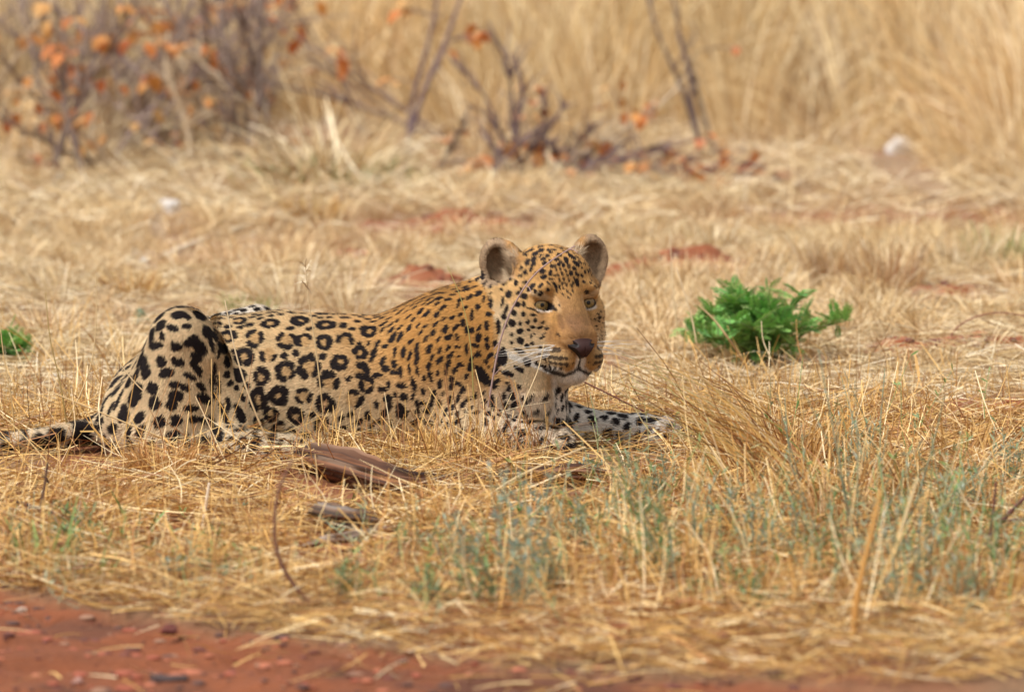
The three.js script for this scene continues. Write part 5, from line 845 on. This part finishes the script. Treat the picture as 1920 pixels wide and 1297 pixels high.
rock(1110, 668, 'white fragment on the ground behind the muzzle', 11, 0.020, CHALK, { flat: 0.5 });
rock(1868, 1085, 'white pebble half hidden by the green herb at lower right', 12, 0.012, CHALK);
rock(40, 1147, 'pale pebble on the red track at the left edge', 13, 0.008, [0.5, 0.38, 0.3], { group: 'pebbles on the track' });
rock(90, 1168, 'dark flat clod on the red track', 14, 0.014, [0.11, 0.05, 0.035], { flat: 0.4, name: 'clod', category: 'clod', group: 'pebbles on the track' });
rock(28, 1205, 'dark red clod near the left edge of the track', 15, 0.012, [0.13, 0.035, 0.025], { name: 'clod', category: 'clod', group: 'pebbles on the track' });
rock(318, 1186, 'dark red clod at the border of straw and track', 16, 0.014, [0.14, 0.035, 0.025], { name: 'clod', category: 'clod', group: 'pebbles on the track' });
rock(720, 1172, 'dark clod in the straw at the middle of the verge', 17, 0.012, [0.09, 0.045, 0.035], { name: 'clod', category: 'clod', group: 'pebbles on the track' });
rock(665, 1130, 'small dark clod above the middle clod', 18, 0.009, [0.10, 0.05, 0.04], { name: 'clod', category: 'clod', group: 'pebbles on the track' });
rock(975, 1238, 'dark clod on the edge of the track at the bottom middle', 19, 0.011, [0.12, 0.045, 0.04], { name: 'clod', category: 'clod', group: 'pebbles on the track' });
rock(1105, 1242, 'dark purple clod right of the bottom middle', 20, 0.012, [0.12, 0.045, 0.045], { name: 'clod', category: 'clod', group: 'pebbles on the track' });
rock(1455, 1270, 'dark clod at the bottom, right of the middle', 21, 0.014, [0.08, 0.04, 0.04], { name: 'clod', category: 'clod', group: 'pebbles on the track' });
rock(755, 1246, 'brown clod in the thin straw by the track', 22, 0.010, [0.14, 0.055, 0.04], { name: 'clod', category: 'clod', group: 'pebbles on the track' });
rock(145, 1282, 'pinkish pebble on the track at lower left', 23, 0.009, [0.45, 0.25, 0.2], { group: 'pebbles on the track' });
rock(1750, 1262, 'dark clod at the bottom right corner', 24, 0.015, [0.10, 0.045, 0.04], { flat: 0.5, name: 'clod', category: 'clod', group: 'pebbles on the track' });
rock(240, 1140, 'dark leaf crumb beside the straw edge', 25, 0.008, [0.07, 0.045, 0.04], { flat: 0.4, name: 'clod', category: 'clod', group: 'pebbles on the track' });
{ // gravel and chaff scattered on the track
  const r = rng(160), geos = []; for (let k = 0; k < 2600; k++) { const x = (r() * 2 - 1) * 1.15, z = lerp(2.2, 3.7, r()); if (z < edgeZ(x) - 0.05) continue; const g = new THREE.IcosahedronGeometry(0.0016 + 0.008 * Math.pow(r(), 3), 1), n = g.attributes.position.count, col = new Float32Array(n * 3), c = pick([[0.16, 0.05, 0.035], [0.42, 0.14, 0.075], [0.10, 0.05, 0.04], [0.30, 0.16, 0.10], [0.33, 0.09, 0.05], [0.12, 0.04, 0.03]], r); for (let i = 0; i < n; i++) col.set(c, i * 3); g.setAttribute('color', new THREE.BufferAttribute(col, 3)); g.deleteAttribute('uv'); g.scale(1 + r(), 0.6, 1 + r()); g.translate(x, groundY(x, z) + 0.001, z); geos.push(g); }
  for (const m of mounds) for (let k = 0; k < 60; k++) { const x = m.x + (r() * 2 - 1) * m.a * 1.3, z = m.z + (r() * 2 - 1) * m.b * 1.2, g = new THREE.IcosahedronGeometry(0.003 + 0.012 * Math.pow(r(), 3), 1), n = g.attributes.position.count, col = new Float32Array(n * 3), c = pick([[0.22, 0.06, 0.03], [0.30, 0.09, 0.04], [0.14, 0.045, 0.03], [0.36, 0.13, 0.06]], r); for (let i = 0; i < n; i++) col.set(c, i * 3); g.setAttribute('color', new THREE.BufferAttribute(col, 3)); g.deleteAttribute('uv'); g.scale(1 + r(), 0.7, 1 + r()); g.translate(x, groundY(x, z) + 0.001, z); geos.push(g); }
  const o = stuff('gravel', mergeGeometries(geos), M.stone, 'fine red gravel and crumbs scattered on the track'); o.userData.category = 'gravel';
}

// --- background shrubs with autumn leaves
const LEAVES = [[0.62, 0.20, 0.035], [0.68, 0.29, 0.06], [0.70, 0.38, 0.12], [0.52, 0.14, 0.03], [0.72, 0.46, 0.18]].map((c) => leafGeo(0.055, 0.040, c, 0.35));
function shrub(name, label, px, py, seed, stems, leaves, o = {}) { // stems: [tip px, tip py, depth, radius]; leaves: [px, py, tone]
  const r = rng(seed), g = gaussOf(r), t = thing(name, label, o.category ?? 'shrub', spot(px, py)), paths = [], c = o.c ?? [[0.17, 0.118, 0.095], [0.27, 0.19, 0.15]];
  for (const [tx, ty, dz = 0, R = 0.010, kind = 0] of stems) {
    const tip = at3(t.position, Q(tx, ty, t.position.z + dz)), b = V(g() * (o.foot ?? 0.08), 0, g() * (o.foot ?? 0.08)), L = tip.distanceTo(b), q = along([b, b.clone().lerp(tip, 0.35).add(V(g() * 0.03 * L, 0.02, g() * 0.03 * L)), b.clone().lerp(tip, 0.7).add(V(g() * 0.025 * L, 0, 0)), tip], 18), m = new Mesher(), col = kind ? [[0.5, 0.38, 0.25], [0.58, 0.46, 0.32]] : c;
    m.tube(q, (e) => R * (1 - 0.55 * e), 7, col[0], col[1], 0.2, r);
    for (let k = 0; k < (o.twigs ?? 5); k++) { const p = q[5 + Math.floor(r() * 12)], d = tip.clone().sub(b).normalize().add(V(g() * 0.6, g() * 0.25, g() * 0.6)).normalize(), l = L * (0.12 + 0.2 * r()), q2 = along([p, p.clone().addScaledVector(d, l * 0.5).add(V(g() * 0.01, 0.01, 0)), p.clone().addScaledVector(d, l)], 7); m.tube(q2, (e) => R * 0.42 * (1 - 0.6 * e), 5, col[0], col[1], 0.2, r); paths.push(q2); }
    part('stem', m.geo(true), M.twig, t); paths.push(q);
  }
  const put = (p, tone) => { const f = part('leaf', LEAVES[tone], M.leaf, t); f.position.copy(p); f.quaternion.setFromUnitVectors(V(0, 0, 1), V(g(), g() * 0.6 - 0.7, g()).normalize()); f.scale.setScalar(0.7 + 0.7 * r()); };
  const pool = paths.flat();
  for (const [lx, ly, tone] of leaves) { const p = at3(t.position, Q(lx, ly, t.position.z + g() * 0.15)); let best = p, bd = 9; for (const q of pool) { const d = Math.hypot(q.x - p.x, q.y - p.y); if (d < bd) { bd = d; best = q; } } // hang it on a short stalk from the nearest branch
    const m = new Mesher(), end = V(p.x, p.y, best.z + g() * 0.02); m.tube([best, best.clone().lerp(end, 0.5).add(V(0, 0.008, 0)), end], () => 0.0022, 4, c[0], c[1]); part('twig', m.geo(true), M.twig, t); put(end, tone); if (r() < 0.45) put(end.clone().add(V(g() * 0.02, g() * 0.02, g() * 0.02)), Math.min(4, tone + (r() < 0.5 ? 1 : 0))); }
  for (let k = 0; k < (o.extra ?? 0); k++) { const q = paths[Math.floor(r() * paths.length)]; { const s = q[Math.floor((0.3 + 0.7 * r()) * (q.length - 1))]; for (let j = 0; j < 1 + r() * 2.2; j++) put(s.clone().add(V(g() * 0.025, -0.01, g() * 0.025)), Math.floor(r() * r() * 5)); } }
  return t;
}
shrub('autumn_shrub', 'leftmost shrub with orange leaves, bare stems fanning up from the ground', 120, 342, 401, [[30, -30, -0.2, 0.011], [95, -40, 0.1, 0.012], [205, -40, -0.2, 0.012], [262, -30, 0.1, 0.012], [0, 110, 0.2, 0.010], [-30, 200, 0, 0.01], [150, -30, -0.5, 0.010], [60, 150, 0.2, 0.014, 1], [20, 290, 0.2, 0.012, 1], [180, 120, 0.3, 0.010], [135, -60, 0.2, 0.012, 1], [230, 150, 0.1, 0.010, 1], [50, 40, -0.3, 0.009]],
  [[110, 38, 1], [82, 95, 0], [122, 92, 0], [135, 103, 0], [155, 180, 1], [180, 210, 0], [182, 218, 1], [33, 208, 0], [18, 190, 1], [250, 70, 3], [262, 62, 1], [65, 140, 1], [128, 300, 0], [132, 316, 1], [172, 252, 1], [200, 145, 2], [148, 172, 2], [95, 45, 2], [12, 225, 3], [90, 230, 3], [55, 290, 3], [85, 315, 3]], { extra: 24, twigs: 12, foot: 0.22 });
shrub('autumn_shrub', 'dense purple twigged shrub with yellow and orange leaves right of the leftmost one', 425, 318, 402, [[330, -30, -0.1, 0.013], [300, 40, 0.2, 0.012], [405, -40, -0.3, 0.013], [455, -40, 0.1, 0.014], [500, -30, -0.2, 0.011], [545, 20, 0.1, 0.010], [470, 40, 0.3, 0.010], [350, 90, 0.2, 0.014, 1], [315, 60, 0.3, 0.016, 1], [285, 190, 0.2, 0.012, 1], [535, 230, 0.2, 0.013, 1], [590, 280, 0.1, 0.010], [430, -50, -0.5, 0.012], [380, -40, 0.3, 0.010], [360, 0, -0.4, 0.012], [440, 20, -0.6, 0.013], [480, -20, -0.6, 0.012], [400, 60, -0.3, 0.012], [520, 100, -0.2, 0.01], [290, -30, -0.5, 0.012]],
  [[275, 135, 2], [290, 140, 2], [310, 158, 2], [325, 160, 1], [340, 172, 1], [350, 195, 1], [362, 203, 1], [305, 206, 4], [312, 196, 4], [400, 238, 2], [410, 246, 4], [307, 278, 2], [343, 252, 3], [348, 245, 3], [378, 180, 4], [310, 36, 0], [394, 92, 2], [345, 82, 2], [380, 42, 4], [220, 18, 4], [520, 16, 2], [590, 4, 1], [470, 158, 3], [600, 130, 3], [536, 105, 3], [275, 150, 1], [300, 275, 1], [250, 235, 2], [265, 260, 2], [205, 255, 1]], { extra: 30, twigs: 14, foot: 0.2 });
{
  const r = rng(409), st = []; for (let k = 0; k < 30; k++) st.push([lerp(-60, 610, (k + r()) / 30), -60 + 190 * r() * r(), -0.7 + 1.1 * r(), 0.006 + 0.006 * r(), r() < 0.3 ? 1 : 0]);
  shrub('autumn_shrub', 'wide tangle of brown twigs with scattered orange leaves behind the two left shrubs', 270, 300, 410, st, [[40, 60, 3], [150, 60, 1], [205, 110, 2], [500, 90, 4], [560, 60, 3], [30, 150, 1], [225, 190, 2], [420, 120, 2], [95, 260, 1], [250, 290, 3]], { extra: 46, twigs: 9, foot: 0.75, c: [[0.20, 0.135, 0.125], [0.30, 0.215, 0.195]] });
}
shrub('autumn_shrub', 'low dark shrub with orange leaves in the middle background, behind the ears', 985, 352, 403, [[845, 110, 0, 0.008], [880, 200, 0.1, 0.008], [915, 40, -0.2, 0.009], [965, 100, 0.1, 0.009], [1020, 170, 0, 0.008], [1065, 190, 0.1, 0.010], [1110, 230, 0.2, 0.010], [1180, 262, 0.1, 0.010], [1260, 270, 0, 0.010], [1300, 300, 0.1, 0.009], [1275, 160, -0.2, 0.007, 1], [1230, 195, 0.1, 0.008, 1], [850, 300, 0.1, 0.007], [900, 240, -0.1, 0.010], [1040, 260, 0.2, 0.013], [1090, 290, 0.2, 0.012], [940, 280, 0.2, 0.012], [1150, 310, 0.2, 0.010], [1220, 335, 0.2, 0.012], [1010, 240, 0.1, 0.01], [1120, 270, 0.15, 0.01]],
  [[950, 262, 0], [962, 268, 1], [972, 263, 0], [1008, 272, 0], [1012, 282, 0], [1000, 290, 1], [880, 302, 0], [908, 286, 0], [912, 292, 1], [1105, 266, 0], [1100, 262, 1], [1140, 288, 0], [1144, 298, 0], [1138, 280, 1], [1165, 150, 1], [1150, 168, 2], [1248, 296, 0], [1258, 302, 3], [1268, 310, 0], [1215, 322, 0], [1208, 330, 3], [1168, 335, 3], [1036, 326, 3], [1190, 205, 2], [1130, 192, 2], [1350, 275, 1], [1345, 265, 2], [1252, 278, 3], [1020, 195, 3], [835, 318, 2]], { extra: 16, twigs: 16, foot: 0.14, c: [[0.12, 0.075, 0.075], [0.21, 0.14, 0.14]] });
shrub('autumn_shrub', 'low sprawling twigs with red orange leaves right of the low dark shrub', 1265, 350, 411, [[1150, 305, 0.1, 0.007], [1195, 285, 0, 0.007], [1240, 270, 0.1, 0.008], [1300, 262, 0, 0.007], [1345, 285, 0.1, 0.008], [1390, 300, 0, 0.007], [1420, 318, 0.1, 0.006], [1220, 318, 0.2, 0.007], [1330, 318, 0.2, 0.007]],
  [[1130, 300, 0], [1180, 312, 0], [1210, 300, 0], [1225, 325, 3], [1240, 300, 1], [1262, 318, 0], [1290, 300, 0], [1300, 330, 3], [1318, 336, 0], [1335, 322, 0], [1345, 338, 3], [1355, 300, 0], [1368, 330, 0], [1380, 322, 1], [1395, 334, 3], [1410, 328, 0], [1270, 340, 3], [1325, 275, 0], [1195, 335, 3], [1430, 335, 0]], { extra: 14, twigs: 7, foot: 0.3, c: [[0.14, 0.085, 0.08], [0.24, 0.15, 0.135]] });
shrub('sapling', 'pair of long purple stems crossing the far grass in the middle', 753, 322, 404, [[828, -40, 0, 0.011], [876, -40, 0.05, 0.013]], [[752, 22, 0], [765, 14, 2], [875, 66, 0], [893, 68, 1], [897, 76, 0], [843, 90, 0], [735, 152, 1]], { twigs: 2, foot: 0.02, c: [[0.16, 0.11, 0.12], [0.24, 0.16, 0.165]], category: 'sapling' });
shrub('sapling', 'dark bare stems leaning left in the far grass at right of the middle', 1322, 300, 405, [[1206, -40, 0, 0.012], [1256, -40, 0.05, 0.010], [1270, 60, 0.05, 0.012]], [[1385, 92, 3]], { twigs: 3, foot: 0.03, c: [[0.13, 0.09, 0.085], [0.21, 0.15, 0.14]], category: 'sapling' });
shrub('sapling', 'thin crooked stem left of the pair of purple stems', 690, 262, 406, [[640, 110, 0, 0.007], [668, 40, 0.1, 0.006], [560, 60, 0, 0.006]], [], { twigs: 3, foot: 0.02, c: [[0.2, 0.13, 0.12], [0.28, 0.19, 0.17]], category: 'sapling' });
shrub('sapling', 'pale grey stem standing at the upper left corner', 68, 262, 407, [[58, -40, -0.4, 0.022], [30, -40, -0.4, 0.012]], [], { twigs: 1, foot: 0.02, c: [[0.5, 0.47, 0.46], [0.58, 0.55, 0.54]], category: 'sapling' });
shrub('dry_bush', 'low brownish bush in the far grass at the right edge', 1850, 275, 408, [[1780, 180, 0, 0.007], [1830, 150, 0.1, 0.007], [1880, 160, 0, 0.007], [1920, 190, 0.1, 0.008], [1810, 220, 0.2, 0.009], [1860, 215, 0.2, 0.009], [1900, 240, 0.2, 0.008], [1770, 240, 0.1, 0.007]], [[1885, 75, 3], [1880, 90, 2], [1770, 225, 3]], { twigs: 8, foot: 0.2, c: [[0.20, 0.13, 0.11], [0.32, 0.22, 0.18]] });
{ // fallen leaves
  const r = rng(170), g = gaussOf(r), near = [[1320, 332], [1335, 336], [1350, 330], [1362, 334], [1385, 318], [1290, 348], [1180, 352], [1342, 322], [1400, 338], [1420, 332], [1258, 345], [1310, 342], [130, 330], [1900, 328], [1880, 335], [1720, 326], [1195, 350], [1370, 342]];
  const hint = ['at the right foot of the low dark shrub', 'just right of the first at the shrub foot', 'third of the row by the shrub foot', 'close behind the row by the shrub foot', 'lying apart to the right of the shrub', 'under the right branches of the low dark shrub', 'straight below the middle of the low dark shrub', 'highest of those at the shrub foot', 'farther right, below the one lying apart', 'rightmost of the leaves near the dark shrub', 'under the longest right branch of the dark shrub', 'lowest of the row by the shrub foot', 'under the leftmost orange shrub', 'at the far right edge of the open ground', 'left of the one at the far right edge', 'under the large white stone', 'beside the one below the middle of the dark shrub', 'between the row and the one lying apart'];
  near.forEach(([px, py], k) => { const o = solo('fallen_leaf', LEAVES[[0, 0, 3, 1][k % 4]], M.leaf, 'fallen orange leaf ' + hint[k], 'leaf', up(spot(px, py), 0.02 + 0.02 * r()), 'fallen orange leaves'); o.rotation.set(g() * 0.6, r() * 6.28, g() * 0.6); o.scale.setScalar(0.9 + 0.6 * r()); });
}
renderer.render(scene, camera);
